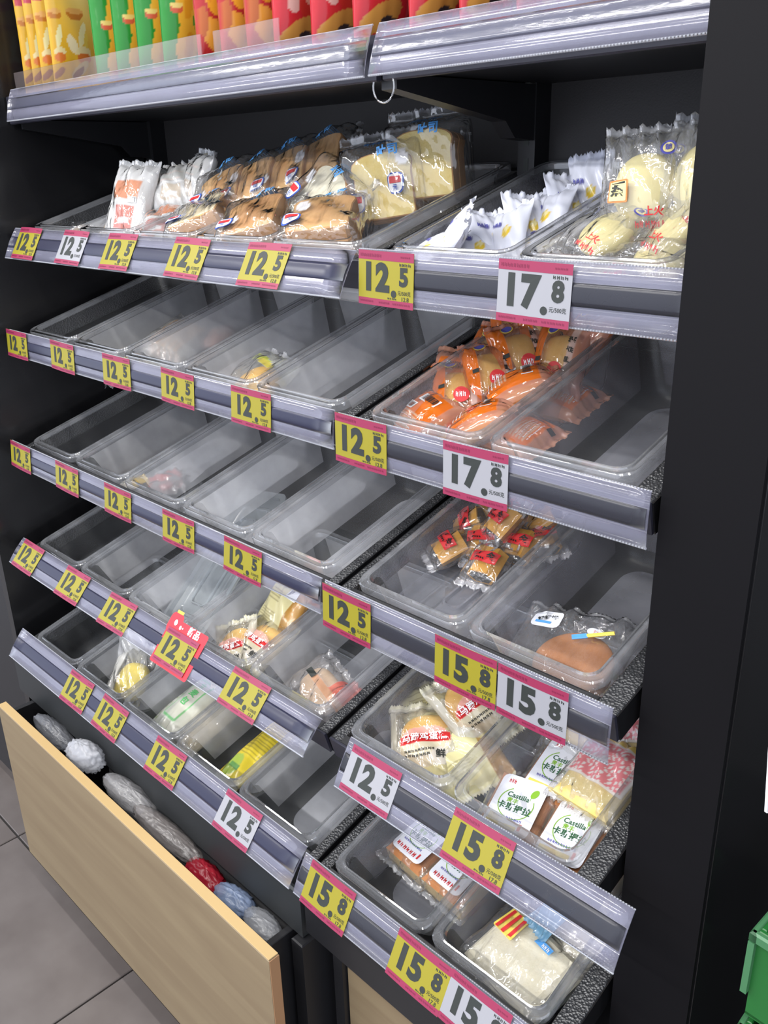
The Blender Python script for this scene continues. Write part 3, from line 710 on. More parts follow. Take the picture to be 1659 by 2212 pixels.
def toast_slice(par, s=.104, t=.024, crumb=None, local=None, seed=0, name='bread_slice'):
    """upright slice in x,z with thickness along y: rounded crown, crust all round"""
    h = s / 2; P = []
    for a in range(0, 181, 20): P.append((h * .78 * math.cos(R(a)) + math.copysign(h * .22, math.cos(R(a))), s * .80 + h * .36 * math.sin(R(a))))
    P += [(-h * .93, s * .66), (-h * .95, s * .3), (-h * .97, s * .06), (-h * .88, 0), (h * .88, 0), (h * .97, s * .06), (h * .95, s * .3), (h * .93, s * .66)]
    k = len(P); cx, cz = 0, s * .5
    V = []
    for y_, ins in ((-t / 2, .965), (-t / 2 + .0015, 1), (t / 2 - .0015, 1), (t / 2, .965)):
        V += [(cx + (p[0] - cx) * ins, y_, cz + (p[1] - cz) * ins) for p in P]
    F = [tuple(range(k))[::-1], tuple(range(3 * k, 4 * k))]; mi = [1, 1]
    for i in range(3):
        for j in range(k): F.append((i * k + j, i * k + (j + 1) % k, (i + 1) * k + (j + 1) % k, (i + 1) * k + j)); mi.append(0)
    o = mesh_obj(name, V, F, [CRUST, crumb or CRUMB], par, mi, local=local)
    for i, q in enumerate(o.data.polygons): q.use_smooth = 1 < i
    o.data.set_sharp_from_angle(angle=R(32))
    return o
def rbox(name, a, b, c, mats, par, bev=.004, local=None, topmat=True):
    m = MB(); m.box((-a, -b, 0), (a, b, c), 0, bev)
    if topmat: m.m = [1 if (max(m.v[i][2] for i in f) > c - 1e-6 or min(m.v[i][2] for i in f) < 1e-6) else 0 for f in m.f]
    return m.build(name, mats, par, local=local)

# -- toast packs on the top row
def paint_toast(variant):
    def f(u, v, top):
        k = Ink(u, v, (.85, .85, .85, .06)); k.put(np.abs(v) > .92, (.85, .86, .9, .22))
        if top:
            k.ell(-.45, .15 if variant else -.2, .17, .15, (.9, .9, .95, .9)); 
        return k.c
    return f
tm0, th0 = pillow(.126, .150, .074, paint_toast(0), 34, 44, .016, 3, pu=9, pv=9, pinch=.03, wr=.003, power=.45, serr=.002)
tm1, th1 = pillow(.122, .144, .072, paint_toast(1), 34, 44, .016, 5, pu=9, pv=9, pinch=.03, wr=.003, power=.45, serr=.002)
for q in (tm0, tm1): q.materials.append(FILM)
def toast_pack(M, label, crumbs, th=.024, me=tm0, hf=th0, badge=True, words=True, s=.090):
    """slices lying flat in the bag, bag in the local x,y plane"""
    r = empty('toast_pack', M, label, 'toast', 'toast packs on the top row')
    n = len(crumbs)
    for i, c in enumerate(crumbs):
        toast_slice(r, s, th, c, xf((random.uniform(-.004, .004), -s * .52, (i - (n - 1) / 2) * (th + .001)), (-90, 0, random.uniform(-3, 3))) if False else Matrix.Translation((0, -s * .5, (i - (n - 1) / 2) * (th + .001))) @ Euler((R(-90), 0, 0)).to_matrix().to_4x4(), i)
    bag(r, me, FILM)
    p = Print()
    if badge:
        p.rrect(-.050, -.036, -.024, -.008, .008, 2, .0005); p.rrect(-.048, -.034, -.026, -.010, .007, 0, .0007); p.rect(-.046, -.022, -.028, -.013, 1, .0010, 3); p.text('元', -.037, -.028, .008, 2, .03, lift=.0013)
        p.build('round_badge', [WHP, REDP, BLUEP, LBLUE], r, lambda a_, b_: hf(a_, b_) + .001)
    if words:
        p = Print(); p.text('吐司', .015, .040, .016, 3, .03); p.dashes(-.02, .052, .03, .007, 6, 3, 2); p.build('blue_lettering', [WHP, REDP, BLUEP, LBLUE], r, lambda a_, b_: hf(a_, b_) + .001)
    return r
# orient: rx tilts the slab; crust edge towards the viewer
T = toast_pack
HEEL = solid('golden loaf heel', (.60, .30, .10), .6, bump=(60, .4, .002), var=(24, .2, (.74, .46, .20)))
T(at(1, .470, .080, -.016, (6, -10, 34)), 'big brown crusted toast pack lying lowest at the front left of the toast pile', [CRUMB, CRUMB, CRUMB], .022)
T(at(1, .445, .150, .004, (24, -14, 26)), 'toast pack behind the front left pack, its film peaked up', [CRUMB, HEEL], .026)
T(at(1, .510, .165, .010, (26, -14, 22)), 'toast pack in the middle of the rear toast rank', [CRUMB, HEEL], .026, tm1, th1)
T(at(1, .568, .190, .018, (28, -14, 24)), 'toast pack third along the rear toast rank', [CRUMB, HEEL], .026)
T(at(1, .625, .215, .026, (30, -14, 22)), 'toast pack at the right end of the rear toast rank', [CRUMB, HEEL], .026, tm1, th1)
T(at(1, .612, .075, -.016, (14, -6, 30)), 'shiny toast pack with blue letters lying at the front', [CRUST, HEEL, CRUST], .020)
T(at(1, .755, .078, -.014, (12, 4, 34)), 'toast pack with golden crust lying at the front right of the pile', [CRUST, CRUMB, HEEL], .020, tm1, th1)
T(at(1, .700, .140, .002, (34, 16, -24)), 'white sliced bread pack leaning behind the front right toast', [CRUMBW, CRUMBW], .022, tm1, th1)
T(at(1, .775, .190, .010, (66, 0, 30)), 'yellow crumbed toast pack standing upright beside the tallest one', [CRUMBY, CRUMBY], .022)
T(at(1, .825, .230, .028, (70, 0, 20)), 'tallest upright toast pack with film peak against the back board', [CRUMB, CRUMBY], .024, tm1, th1)

# -- white printed bags, top row left
def paint_whitebag(c1, c2):
    def f(u, v, top):
        k = Ink(u, v, (.80, .80, .80, .82)); k.put(np.abs(v) > .9, (.85, .86, .88, .7))
        k.rect(-.55, .0, .62, .45, (*c1, .8)); k.rect(-.8, -.06, .8, -.03, (.9, .9, .9, 1)); k.rect(-.3, -.65, .55, -.15, (*c2, .7)); k.rect(-.15, -.55, .4, -.4, (.85, .86, .88, 1)); k.lines(-.5, .05, .6, .4, 9, (.85, .75, .70, .9), .35)
        return k.c
    return f
wb, wbh = pillow(.115, .175, .050, paint_whitebag((.80, .34, .20), (.75, .25, .22)), 36, 50, .012, 9, wr=.004, serr=.001)
wb.materials.append(FILM)
wb2, _ = pillow(.105, .12, .050, paint_whitebag((.78, .78, .76), (.80, .70, .60)), 30, 36, .010, 11, wr=.004); wb2.materials.append(FILM)
def white_bag(M, label, me=wb, code=True, fill=(.036, .055, .017)):
    r = empty('snack_pouch', M, label, 'snack pouch', 'white snack pouches on the top row'); bag(r, me)
    blob('bread_roll', *fill, CRUMBW, r, local=xf((0, 0, -fill[2] * .85)))
    if code: Print().barcode(.012, -.006, .034, .006, 0, 1).build('bar_code', [WHP, INK], r, lambda a_, b_: wbh(a_, b_) + .001)
    return r
white_bag(at(1, .250, .084, .018, (50, 6, 14), .86), 'tall white pouch with orange print leaning up, tallest at the left')
white_bag(at(1, .300, .145, .024, (38, 0, 30), .86), 'plain white pouch behind the tall orange printed pouch', wb2, False)
white_bag(at(1, .345, .17, .030, (50, 0, -18), .86), 'white pouch highest at the back next to the toast rank', wb2, False)
white_bag(at(1, .330, .078, -.020, (14, 0, 34), .9), 'white pouch with red print lying low left of the front toast')
white_bag(at(1, .210, .056, -.022, (20, 0, -20), .7), 'small white pouch with red print at the foot of the tall pouch', wb2)
cl_s, cl_h = pillow(.07, .09, .03, clearp, 20, 26, .008, 2, wr=.003); cl_s.materials.append(FILM)
r = empty('pastry_pack', at(1, .065, .055, -.028, (10, 0, 30), .9), 'small clear pastry pack alone in the leftmost top pan', 'pastry'); bag(r, cl_s); blob('pastry', .024, .030, .011, TAN, r, local=xf((0, 0, -.010)))

# -- white sachets
def paint_sachet(u, v, top):
    k = Ink(u, v, (.84, .86, .97, .99)); k.ell(.2, -.1, .26, .16, (.86, .60, .06, 1)); k.ell(.2, -.04, .14, .08, (.9, .8, .4, 1)); k.rect(-.6, .15, -.1, .28, (.25, .25, .5, 1)); return k.c
sm, smh = pillow(.060, .088, .022, paint_sachet, 26, 34, .009, 4, wr=.0022, serr=.0018, pinch=.12); sm.materials.append(FILMS)
SPOS = [(.985, .034, -.010, (16, -8, -22), 'front left corner, lying long'), (1.010, .050, .000, (50, 20, -66), 'front left, standing on end'), (1.018, .074, -.022, (24, 10, 40), 'front middle'),
        (1.020, .100, -.018, (38, 24, 60), 'second from the front'), (1.044, .106, -.014, (34, -16, 10), 'middle left'), (1.050, .134, -.014, (46, 20, 52), 'centre'), (1.066, .155, -.012, (36, -10, 0), 'behind the centre'),
        (1.076, .186, -.010, (50, 20, 56), 'rear right'), (1.090, .212, .002, (60, -6, 10), 'rearmost, poking up'), (1.070, .112, -.030, (20, 0, -46), 'right by the wall'), (1.085, .150, -.028, (24, 0, -40), 'under the rear one')]
for x, s_, h_, ro, wtxt in SPOS:
    r = empty('cake_sachet', at(1, x, s_, h_ - .004, ro), f'white sachet with yellow dot, top row, {wtxt}', 'sachet', 'white cake sachets'); bag(r, sm)
    Print().dashes(-.018, .008, -.004, .006, 3, 0, 4).build('sachet_print', NAVYP, r, lambda a_, b_: smh(a_, b_) + .0006)

# -- pale steamed cakes
def paint_steam(u, v, top):
    k = Ink(u, v, (.85, .85, .86, .11)); k.put(np.abs(v) > .9, (.85, .86, .9, .3)); return k.c
cm, cmh = pillow(.125, .165, .058, paint_steam, 34, 44, .012, 12, wr=.004, power=.45, serr=.002); cm.materials.append(FILM)
def steamed(M, label, big=True, badge=True, text=True):
    r = empty('steamed_cake_pack', M, label, 'steamed cake', 'steamed cake packs'); bag(r, cm)
    blob('steamed_cake', .042, .047, .024, BUNM, r, 2.2, 2.0, local=xf((0, 0, -.021)))
    p = Print()
    if badge:
        p.rrect(-.040, -.024, -.012, .006, .002, 0, .0006); p.rrect(-.038, -.022, -.014, .004, .002, 1, .0009); p.text('蒸', -.026, -.007, .021, 2, .03, lift=.0013)
        p.build('square_emblem', [ORANGEP, BUNM, INK, NAVYP, REDP], r, lambda a_, b_: cmh(a_, b_) + .001)
    if text:
        p = Print(); p.disc(.036, .045, .010, m=3); p.disc(.036, .045, .007, m=1, lift=.0006); p.text('锁', .036, .045, .009, 3, .02, lift=.0009); p.build('blue_seal', [ORANGEP, BUNM, INK, NAVYP, REDP], r, lambda a_, b_: cmh(a_, b_) + .001); p = Print(); p.text('上火', .026, -.038, .013, 4, .03); p.dashes(.0, -.058, .045, .009, 6, 4, 6)
        p.build('red_lettering', [ORANGEP, BUNM, INK, NAVYP, REDP], r, lambda a_, b_: cmh(a_, b_) + .001)
    return r
steamed(at(1, 1.212, .124, .030, (60, 0, 12), .74), 'large steamed cake pack standing up with orange square emblem')
steamed(at(1, 1.188, .088, -.004, (16, 8, -24), .66), 'steamed cake pack lying at the front with small printed code', badge=False)
steamed(at(1, 1.268, .135, .034, (62, 0, -8), .74), 'steamed cake pack at the rear right beside the column', badge=False)
steamed(at(1, 1.190, .080, -.040, (8, 0, 20), .66), 'steamed cake pack at the bottom front of its pan', badge=False)
steamed(at(1, 1.255, .082, -.026, (10, -6, 70), .66), 'steamed cake pack at the front right, film bunched', badge=False)
steamed(at(1, 1.250, .112, -.004, (30, 0, -30), .66), 'steamed cake pack wedged under the standing ones', badge=False)
steamed(at(1, 1.200, .165, .018, (50, 0, 6), .7), 'steamed cake pack behind the one with the emblem', badge=False)

# -- orange cake packs
def paint_or(variant):
    def f(u, v, top):
        if variant == 0:      # back of pack: orange sheet with barcode
            k = Ink(u, v, (.86, .40, .28, .55)); k.rect(-.75, -.72, .75, .62, (.90, .20, .015, .93)); k.lines(-.6, -.55, .3, -.1, 5, (.92, .62, .42, .9), .3); k.put(np.abs(v) > .88, (.9, .45, .3, .6))
            if not top: k = Ink(u, v, (.85, .35, .15, .35))
        else:                 # front: clear window with orange shoulders
            k = Ink(u, v, (.80, .50, .36, .16)); k.put(u < -.45, (.90, .20, .02, .82)); k.put(u > .62, (.88, .42, .32, .55)); k.put(np.abs(v) > .9, (.85, .45, .35, .5))
            k.put((u > .40) & (u < .62), (.88, .66, .60, .8))
            if not top: k = Ink(u, v, (.88, .24, .05, .75))
        return k.c
    return f
om0, oh0 = pillow(.078, .108, .044, paint_or(0), 36, 44, .009, 21, wr=.0011, power=.5, serr=.0006); om0.materials.append(FILM)
om1, oh1 = pillow(.078, .108, .044, paint_or(1), 36, 44, .009, 22, wr=.0011, power=.5, serr=.0006); om1.materials.append(FILM)
def orange_cake(M, v, label):
    r = empty('orange_cake_pack', M, label, 'cake pack', 'orange wrapped cakes'); bag(r, om1 if v else om0)
    blob('sponge_cake', .028, .034, .0175, SPONGE, r, 3, 2.4, 20, local=xf((0, 0, -.0155)))
    h_ = oh1 if v else oh0; OMATS = [WHP, INK, REDP, YELP, NAVYP]; hh = lambda a_, b_: h_(a_, b_) + .0008
    if v:
        p = Print(); p.disc(-.012, .036, .0085, m=3); p.disc(-.012, .036, .0068, m=4, lift=.0007); p.build('gold_emblem', OMATS, r, hh)
        p = Print(); p.disc(.004, -.022, .0105, m=2); p.dashes(-.003, -.026, .011, .007, 3, 0, 3, lift=.0006); p.build('red_seal', OMATS, r, hh)
        p = Print(); [p.text(c_, .0195, .020 - .0135 * i, .009, 1, .03, rot=90) for i, c_ in enumerate('糕点屋')]; p.build('black_lettering', OMATS, r, hh)
        Print().rect(-.026, -.010, -.018, -.004, 1, .0006).build('black_mark', OMATS, r, hh)
    else:
        Print().barcode(-.016, .012, .016, .026, 0, 1).build('bar_code', OMATS, r, hh); Print().barcode(-.022, -.006, -.008, .006, 0, 1, 8).build('small_code', OMATS, r, hh)
        Print().rect(.012, -.045, .020, -.038, 1, .0005).build('black_mark', OMATS, r, hh)
        p = Print()
        for j in range(4): p.dashes(-.018, -.018 - j * .0055, .016, .0018, 8, 0, j)
        p.build('back_print', OMATS, r, hh)
    return r
OC = [(.965, .078, -.046, (14, 8, -14), 0, 'front left corner, bar code up'), (1.045, .098, -.044, (22, -12, -62), 0, 'front right, bar code on its side'), (1.000, .100, -.070, (0, 0, 20), 1, 'front, under two others'),
      (.975, .140, -.036, (20, 10, 38), 1, 'left of the pile, second from the front'), (1.060, .158, -.026, (16, -6, -50), 0, 'centre right with large bar code'), (1.000, .180, -.026, (26, 8, 46), 1, 'centre of the pile, window up'),
      (.950, .160, -.040, (34, 14, 20), 0, 'far left of the pile by the pan wall'), (.968, .215, -.030, (40, 6, 0), 1, 'rear left with round gold emblem'), (1.018, .222, -.018, (34, 4, 50), 1, 'rear centre, long side to the front'),
      (1.072, .232, -.020, (40, 0, 10), 1, 'rear right by the pan wall'), (.985, .260, -.016, (44, 0, 30), 1, 'rearmost left'), (1.030, .268, -.010, (46, 0, 40), 1, 'rearmost middle'), (1.080, .272, -.016, (44, 0, -30), 1, 'rearmost right'),
      (1.080, .118, -.068, (0, 0, 84), 0, 'bottom layer, seen through the side wall at the front'), (1.080, .212, -.068, (0, 0, 88), 0, 'bottom layer, seen through the side wall further back'), (1.00, .19, -.068, (0, 0, 15), 0, 'bottom layer under the centre')]
for x, s_, h_, ro, v_, wtxt in OC: orange_cake(at(2, x, s_, h_, ro), v_, f'orange wrapped cake, {wtxt}')
fs, _ = pillow(.012, .05, .002, plain((.85, .85, .88, .5)), 10, 20, .003, 5, wr=.002); fs.materials.append(FILM)
r = empty('film_scrap', at(2, 1.205, .085, -.088, (0, 0, 62)), 'crumpled scrap of clear film on the empty pan floor', 'scrap'); bag(r, fs, name='film_piece')

# -- black and mustard cakes
bm_, bh_ = pillow(.060, .082, .034, lambda u, v, t: Ink(u, v, (.82, .80, .80, .07)).put(np.abs(v) > .8, (.8, .8, .85, .35)).c, 26, 34, .010, 31, wr=.0025, power=.4, serr=.0015); bm_.materials.append(FILM)
def black_cake(M, label, red=1):
    r = empty('black_cake_pack', M, label, 'cake pack', 'black and mustard cakes'); bag(r, bm_)
    m = MB(); a, b, c = .0215, .021, .0125
    oc = [(-a * .55, -c), (a * .55, -c), (a, 0), (a * .55, c), (-a * .55, c), (-a, 0)]
    m.v = [(p[0], y_, p[1]) for y_ in (-b, b) for p in oc]; m.f = [(0, 1, 2, 3, 4, 5), (11, 10, 9, 8, 7, 6)] + [(i, i + 6, (i + 1) % 6 + 6, (i + 1) % 6) for i in range(6)]; m.m = [0] * 8
    m.build('mustard_shell', MUST, r)
    m = MB(); m.v = [(p[0] * .82, y_, p[1] * .78) for y_ in (-b - .0006, b + .0006) for p in oc]; m.f = [(0, 1, 2, 3, 4, 5), (11, 10, 9, 8, 7, 6)] + [(i, i + 6, (i + 1) % 6 + 6, (i + 1) % 6) for i in range(6)]; m.m = [0] * 8
    m.build('black_filling', CHOC, r)
    p = Print()
    if red: p.rect(-.019, -.008, .019, .010, 0, 0, 4); p.text('黑金', .001, .001, .013, 1, .03, lift=.0004); p.build('red_band', [REDP, INK, CHOC], r, lambda a_, b_: bh_(a_, b_) + .0008)
    return r
# lid lying in the pan, and the cakes on it
def lid_mesh(W, L, holes=False):
    V = []; F = []; n = 5; K = 4 * (n + 1)
    pr = [(0, -.004, .02), (0, 0, .02), (.010, 0, .018), (.013, -.007, .016), (.030, -.007, .016), (.032, -.0045, .015), (.036, -.0045, .014), (.038, -.007, .014), (.056, -.007, .012), (.0575, -.002, .011), (.060, -.002, .010), (.0615, -.007, .009)]
    for ins, z, rr_ in pr: V += loop(W / 2 - ins, L / 2 - ins, rr_, z, n)
    for i in range(len(pr) - 1):
        for j in range(K): F.append((i * K + j, i * K + (j + 1) % K, (i + 1) * K + (j + 1) % K, (i + 1) * K + j))
    F.append(tuple(range((len(pr) - 1) * K, len(pr) * K)))
    return V, F
LIDM = plastic('clear lid plastic', (.55, .57, .66), .26, .14, 1.5, (50, .15, .001), .06, refl=1.6)
V, F = lid_mesh(.146, .262); o = mesh_obj('pan_lid', V, F, LIDM, smooth=True); o.data.set_sharp_from_angle(angle=R(28)); o.matrix_world = at(3, 1.037, .145, -.058, (-3, 0, 0)); tag(o, 'clear pan lid lying inside the pan under the black cakes', 'lid')
BC = [(.980, .150, -.036, (14, 0, -32), 'leftmost, red band up'), (1.052, .142, -.034, (12, 0, 8), 'nearest to the front'), (1.040, .200, -.006, (28, -8, -24), 'large one on top of the heap'), (.972, .205, -.034, (30, 10, -50), 'left rear'),
      (1.014, .180, -.036, (14, 0, 30), 'centre of the heap'), (1.066, .195, -.036, (16, 0, 10), 'right, beside the pan wall'), (1.070, .248, -.024, (34, 0, -60), 'rear right, black side up'), (.990, .244, -.030, (40, 0, 60), 'rearmost'),
      (1.080, .225, -.040, (10, 0, 50), 'right, under the rear one'), (1.020, .262, -.028, (44, 0, -40), 'rear middle')]
for i, (x, s_, h_, ro, wtxt) in enumerate(BC): black_cake(at(3, x, s_, h_, ro), f'small black and mustard cake in clear film, {wtxt}', i not in (6, 7))

# -- pancake pack
pm, ph_ = pillow(.165, .175, .050, clearp, 60, 44, .010, 41, wr=.003, power=.4, serr=.001); pm.materials.append(FILM)
r = empty('pancake_pack', at(3, 1.212, .076, -.066, (2, 0, 12), .9), 'pack of two round brown pancakes in clear film with white label', 'pancake'); bag(r, pm)
for k in range(2): blob('pancake', .052, .052, .011, CARAM, r, 2, 2.6, 36, local=xf((.012 + .004 * k, -.012, -.020 + .018 * k)), seed=k)
p = Print(); p.rrect(-.058, .022, -.018, .058, .010, 0, .0004); p.text('铜锣烧', -.038, .042, .009, 1, .03, rot=20); p.rect(-.052, .030, -.030, .035, 2, .0008); p.build('paper_label', [OFFW, INK, LBLUE, PINKP], r, lambda a_, b_: ph_(a_, b_) + .0012); p = Print(); p.disc(.034, .030, .012, .009, 0); p.text('饼', .034, .030, .009, 3, .0, lift=.0008)
p.build('round_sticker', [OFFW, INK, LBLUE, PINKP], r, lambda a_, b_: ph_(a_, b_) + .0012)
m = MB(); m.box((.030, .004, .030), (.066, .010, .033), 1, .001).box((.012, .003, .030), (.032, .011, .033), 0, .001); m.build('cutlery_stick', [LBLUE, YELP], r, local=xf((0, .0, -.004), (0, 0, 24)))

# -- second row left bay
r = empty('pastry_pack', at(2, .228, .055, -.076, (0, 0, 60)), 'pastry in film with yellow label at the front of a left bay pan', 'pastry'); pb, pbh = pillow(.075, .12, .034, clearp, 24, 32, .01, 51, wr=.003); pb.materials.append(FILM); bag(r, pb)
blob('pastry', .028, .042, .013, CRUMBW, r, local=xf((0, 0, -.012))); Print().rect(-.014, -.012, .014, .022, 0, .0006, 3).build('yellow_label', YELP, r, lambda a_, b_: pbh(a_, b_) + .0008)
sl, slh = pillow(.13, .17, .05, lambda u, v, t: Ink(u, v, (.75, .72, .66, .35)).put(np.abs(v) > .92, (.8, .8, .8, .3)).c, 24, 32, .01, 53, wr=.003, power=.4); sl.materials.append(FILM)
r = empty('sliced_bread_pack', at(2, .275, .160, -.058, (0, 20, 14), .85), 'pack of pale bread slices seen through the pan wall, second row', 'bread'); bag(r, sl)
for k in range(5): toast_slice(r, .085, .013, CRUMBW, Matrix.Translation((-.034 + .016 * k, 0, -.022)) @ Euler((0, R(0), R(90))).to_matrix().to_4x4(), k).scale = (1.3, 1, .5)
r = empty('bread_stick_pack', at(2, .280, .085, -.076, (0, 0, 70)), 'pale bread bar in film lying in front of the sliced bread', 'bread'); bag(r, pb); blob('bread_bar', .024, .048, .013, CRUMBW, r, 4, 3, local=xf((0, 0, -.012)))
r = empty('pink_bread_pack', at(2, .312, .215, -.070, (0, 0, 20)), 'pinkish bun in film at the rear beside the sliced bread', 'bread'); bag(r, pb); blob('bun', .028, .040, .014, solid('pink bun', (.62, .34, .27), .6), r, local=xf((0, 0, -.012)))
def paint_burger(u, v, top):
    k = Ink(u, v, (.8, .85, .8, .10)); k.put(v > .45, (.75, .78, .72, .35)); k.ell(-.1, .45, .5, .12, (.55, .62, .08, .85)); k.ell(.3, .38, .3, .1, (.75, .65, .1, .8)); k.put(np.abs(v) > .9, (.85, .86, .9, .4)); k.lines(-.6, -.7, .0, -.45, 3, (.4, .35, .3, .7)); return k.c
bg, bgh = pillow(.125, .14, .055, paint_burger, 36, 44, .012, 61, wr=.004, power=.45, serr=.002); bg.materials.append(FILM)
r = empty('bun_pack', at(2, .600, .085, -.054, (16, 0, -10), .95), 'round orange bun pack with green yellow print, second row', 'bun'); bag(r, bg); blob('bun', .044, .044, .022, GOLD, r, 2, 2, local=xf((0, -.005, -.022)))

# -- third row candies
r = empty('candy_label_pack', at(3, .285, .155, -.0905, (0, 0, 14)), 'flat white price slip lying in the pan beside the red candy', 'paper slip')
MB().box((-.045, -.030, 0), (.045, .030, .0012), bev=.0004).build('paper_slip', WHITE, r); p = Print(); p.text('9.90', .0, .008, .014, 0, .03); p.dashes(-.03, -.018, .03, .006, 8, 0, 2); p.build('slip_print', solid('faded ink', (.25, .25, .26), .6), r, lambda a_, b_: .0013)
rc, rch = pillow(.075, .095, .030, lambda u, v, t: Ink(u, v, (.55, .05, .04, .75)).put(np.abs(v) > .6, (.8, .6, .6, .2)).put(v < -.2, (.8, .8, .8, .15)).c, 26, 32, .008, 63, wr=.004); rc.materials.append(FILM)
r = empty('red_candy_pack', at(3, .305, .100, -.080, (0, 0, 60)), 'small crumpled red film pack on the pan floor, third row', 'candy'); bag(r, rc); blob('candy', .014, .018, .009, solid('red candy', (.45, .03, .03), .3), r, local=xf((0, 0, -.008)))
r = empty('yellow_candy_pack', at(3, .228, .070, -.082, (0, 0, -15)), 'small yellow and cream film pack in the pan corner, third row', 'candy'); yc, _ = pillow(.035, .06, .02, lambda u, v, t: Ink(u, v, (.80, .56, .10, .9)).put(v < 0, (.8, .76, .66, .7)).c, 16, 22, .006, 64, wr=.002); yc.materials.append(FILM); bag(r, yc)

# -- leaning lid and cream packs, fourth row
def lean_lid():
    V, F = lid_mesh(.176, .30); o = mesh_obj('pan_lid', V, F, plastic('pale lid plastic', (.66, .72, .76), .45, .12, 1.5, (50, .15, .001), .06, refl=2), smooth=True); o.data.set_sharp_from_angle(angle=R(28))
    return o
o = lean_lid(); 
ex = Vector((.16, -.01, .035)).normalized(); ey = Vector((.02, .115, .062)); ey = (ey - ex * ey.dot(ex)).normalized(); ez = ex.cross(ey)
cc = Vector((.375, .040, -.072)) + ex * .088 + ey * .140
o.matrix_world = S(4) @ Matrix(((ex[0], ey[0], ez[0], cc[0]), (ex[1], ey[1], ez[1], cc[1]), (ex[2], ey[2], ez[2], cc[2]), (0, 0, 0, 1)))
tag(o, 'clear lid with a round hole, leaning across two pans', 'lid')
m = MB(); m.cyl((0, 0, 0), .0070, .0015, 20); hb = m.build('hole', solid('dark hole', (.03, .03, .033), .6), o, local=xf((.02, .0, -.0068)))
def paint_egg(variant):
    def f(u, v, top):
        k = Ink(u, v, (.80, .74, .40, .96))
        if variant:
            k = Ink(u, v, (.84, .80, .66, .55)); k.put((np.abs(u) < .8) & (v > -.1) & (v < .75), (.85, .80, .60, .12)); k.ell(0, -.05, .72, .34, (.90, .45, .38, .96)); k.put(((u / .72) ** 2 + ((v + .05) / .34) ** 2 < 1) & (v < -.02), (.84, .76, .55, .95)); k.put((np.abs(u) < .7) & (np.abs(v + .0) < .11), (.70, .03, .03, 1)); k.ell(.38, -.42, .22, .2, (.86, .80, .70, 1)); k.put(v < -.62, (.80, .72, .40, .8))
        else:
            k.lines(-.7, .1, .0, .65, 6, (.50, .44, .22, .96), .35); k.lines(-.7, -.6, .1, -.15, 6, (.5, .44, .22, .96), .35); k.put((u > .55), (.85, .45, .08, .35))
        k.put(np.abs(v) > .9, (.84, .80, .60, .9)); return k.c
    return f
em0, eh0 = pillow(.115, .135, .040, paint_egg(0), 46, 56, .012, 71, wr=.003, serr=.002); em0.materials.append(FILMS)
em1, eh1 = pillow(.115, .135, .040, paint_egg(1), 60, 70, .012, 72, wr=.003, serr=.002); em1.materials.append(FILM)
def egg_pack(M, v, label, choc=False):
    r = empty('egg_cake_pack', M, label, 'cake pack', 'cream and red egg cake packs'); bag(r, em1 if v else em0)
    blob('egg_cake', .042, .045, .017, (solid('glossy brown cake', (.16, .05, .03), .2) if choc else GOLD), r, 2.2, 2.3, 28, .02, local=xf((0, .004, -.0165)))
    p = Print(); h_ = eh1 if v else eh0
    if v: p.text('马蹄鸡蛋糕', .0, .0, .0130, 0, .02, 1.0, lift=.0022); p.build('white_lettering', [WHP, INK, REDP], r, lambda a_, b_: h_(a_, b_) + .0008); p = Print(); p.dashes(-.030, -.020, .015, .004, 9, 1, 3); p.dashes(-.030, -.027, .008, .004, 7, 1, 4); p.text('鲜', .022, -.026, .014, 1, .02)
    else: p.barcode(.008, .022, .034, .042, 0, 1)
    p.build('wrapper_print', [WHP, INK, REDP], r, lambda a_, b_: h_(a_, b_) + .0008); return r
egg_pack(at(4, .628, .150, -.030, (34, 0, -8), .92), 0, 'cream yellow cake pack standing at the back, bar code up, left bay')
egg_pack(at(4, .636, .078, -.052, (12, 0, -2), .92), 1, 'red banded cake pack lying in front, left bay')
egg_pack(at(4, .600, .050, -.058, (26, -20, 30), .85), 1, 'half hidden cake pack in the front left corner, left bay')
egg_pack(at(4, 1.022, .072, -.050, (14, 0, 40), .95), 1, 'red banded egg cake pack lying at the front, right bay')
egg_pack(at(4, 1.052, .148, -.030, (28, 0, 76), .92), 1, 'egg cake pack with golden crust on top at the rear, right bay')
egg_pack(at(4, .990, .128, -.060, (8, 0, 52), .9), 0, 'cream wrapper back of an egg cake pack at the left, right bay')
egg_pack(at(4, 1.072, .088, -.058, (12, -10, 60), .9), 0, 'cream wrapped pack standing on edge by the pan wall, right bay', True)
spk, sph = pillow(.125, .10, .046, lambda u, v, t: Ink(u, v, (.85, .82, .82, .18)).put((np.abs(v - .1) < .16) & (u > -.2), (.80, .45, .28, .75)).put((u > .45) & (v > .2), (.75, .15, .12, .7)).c, 34, 30, .010, 75, wr=.004, power=.45, serr=.002); spk.materials.append(FILM)
r = empty('sandwich_pack', at(4, .796, .070, -.064, (12, 0, -18)), 'sandwich bun in clear film with a black mark, fourth row', 'sandwich'); bag(r, spk); blob('sandwich_bun', .046, .030, .018, TAN, r, 3, 2.4, local=xf((0, 0, -.017)))
Print().rect(-.030, .0, -.010, .010, 0, .0008, 2).build('black_mark', INK, r, lambda a_, b_: sph(a_, b_) + .0008)

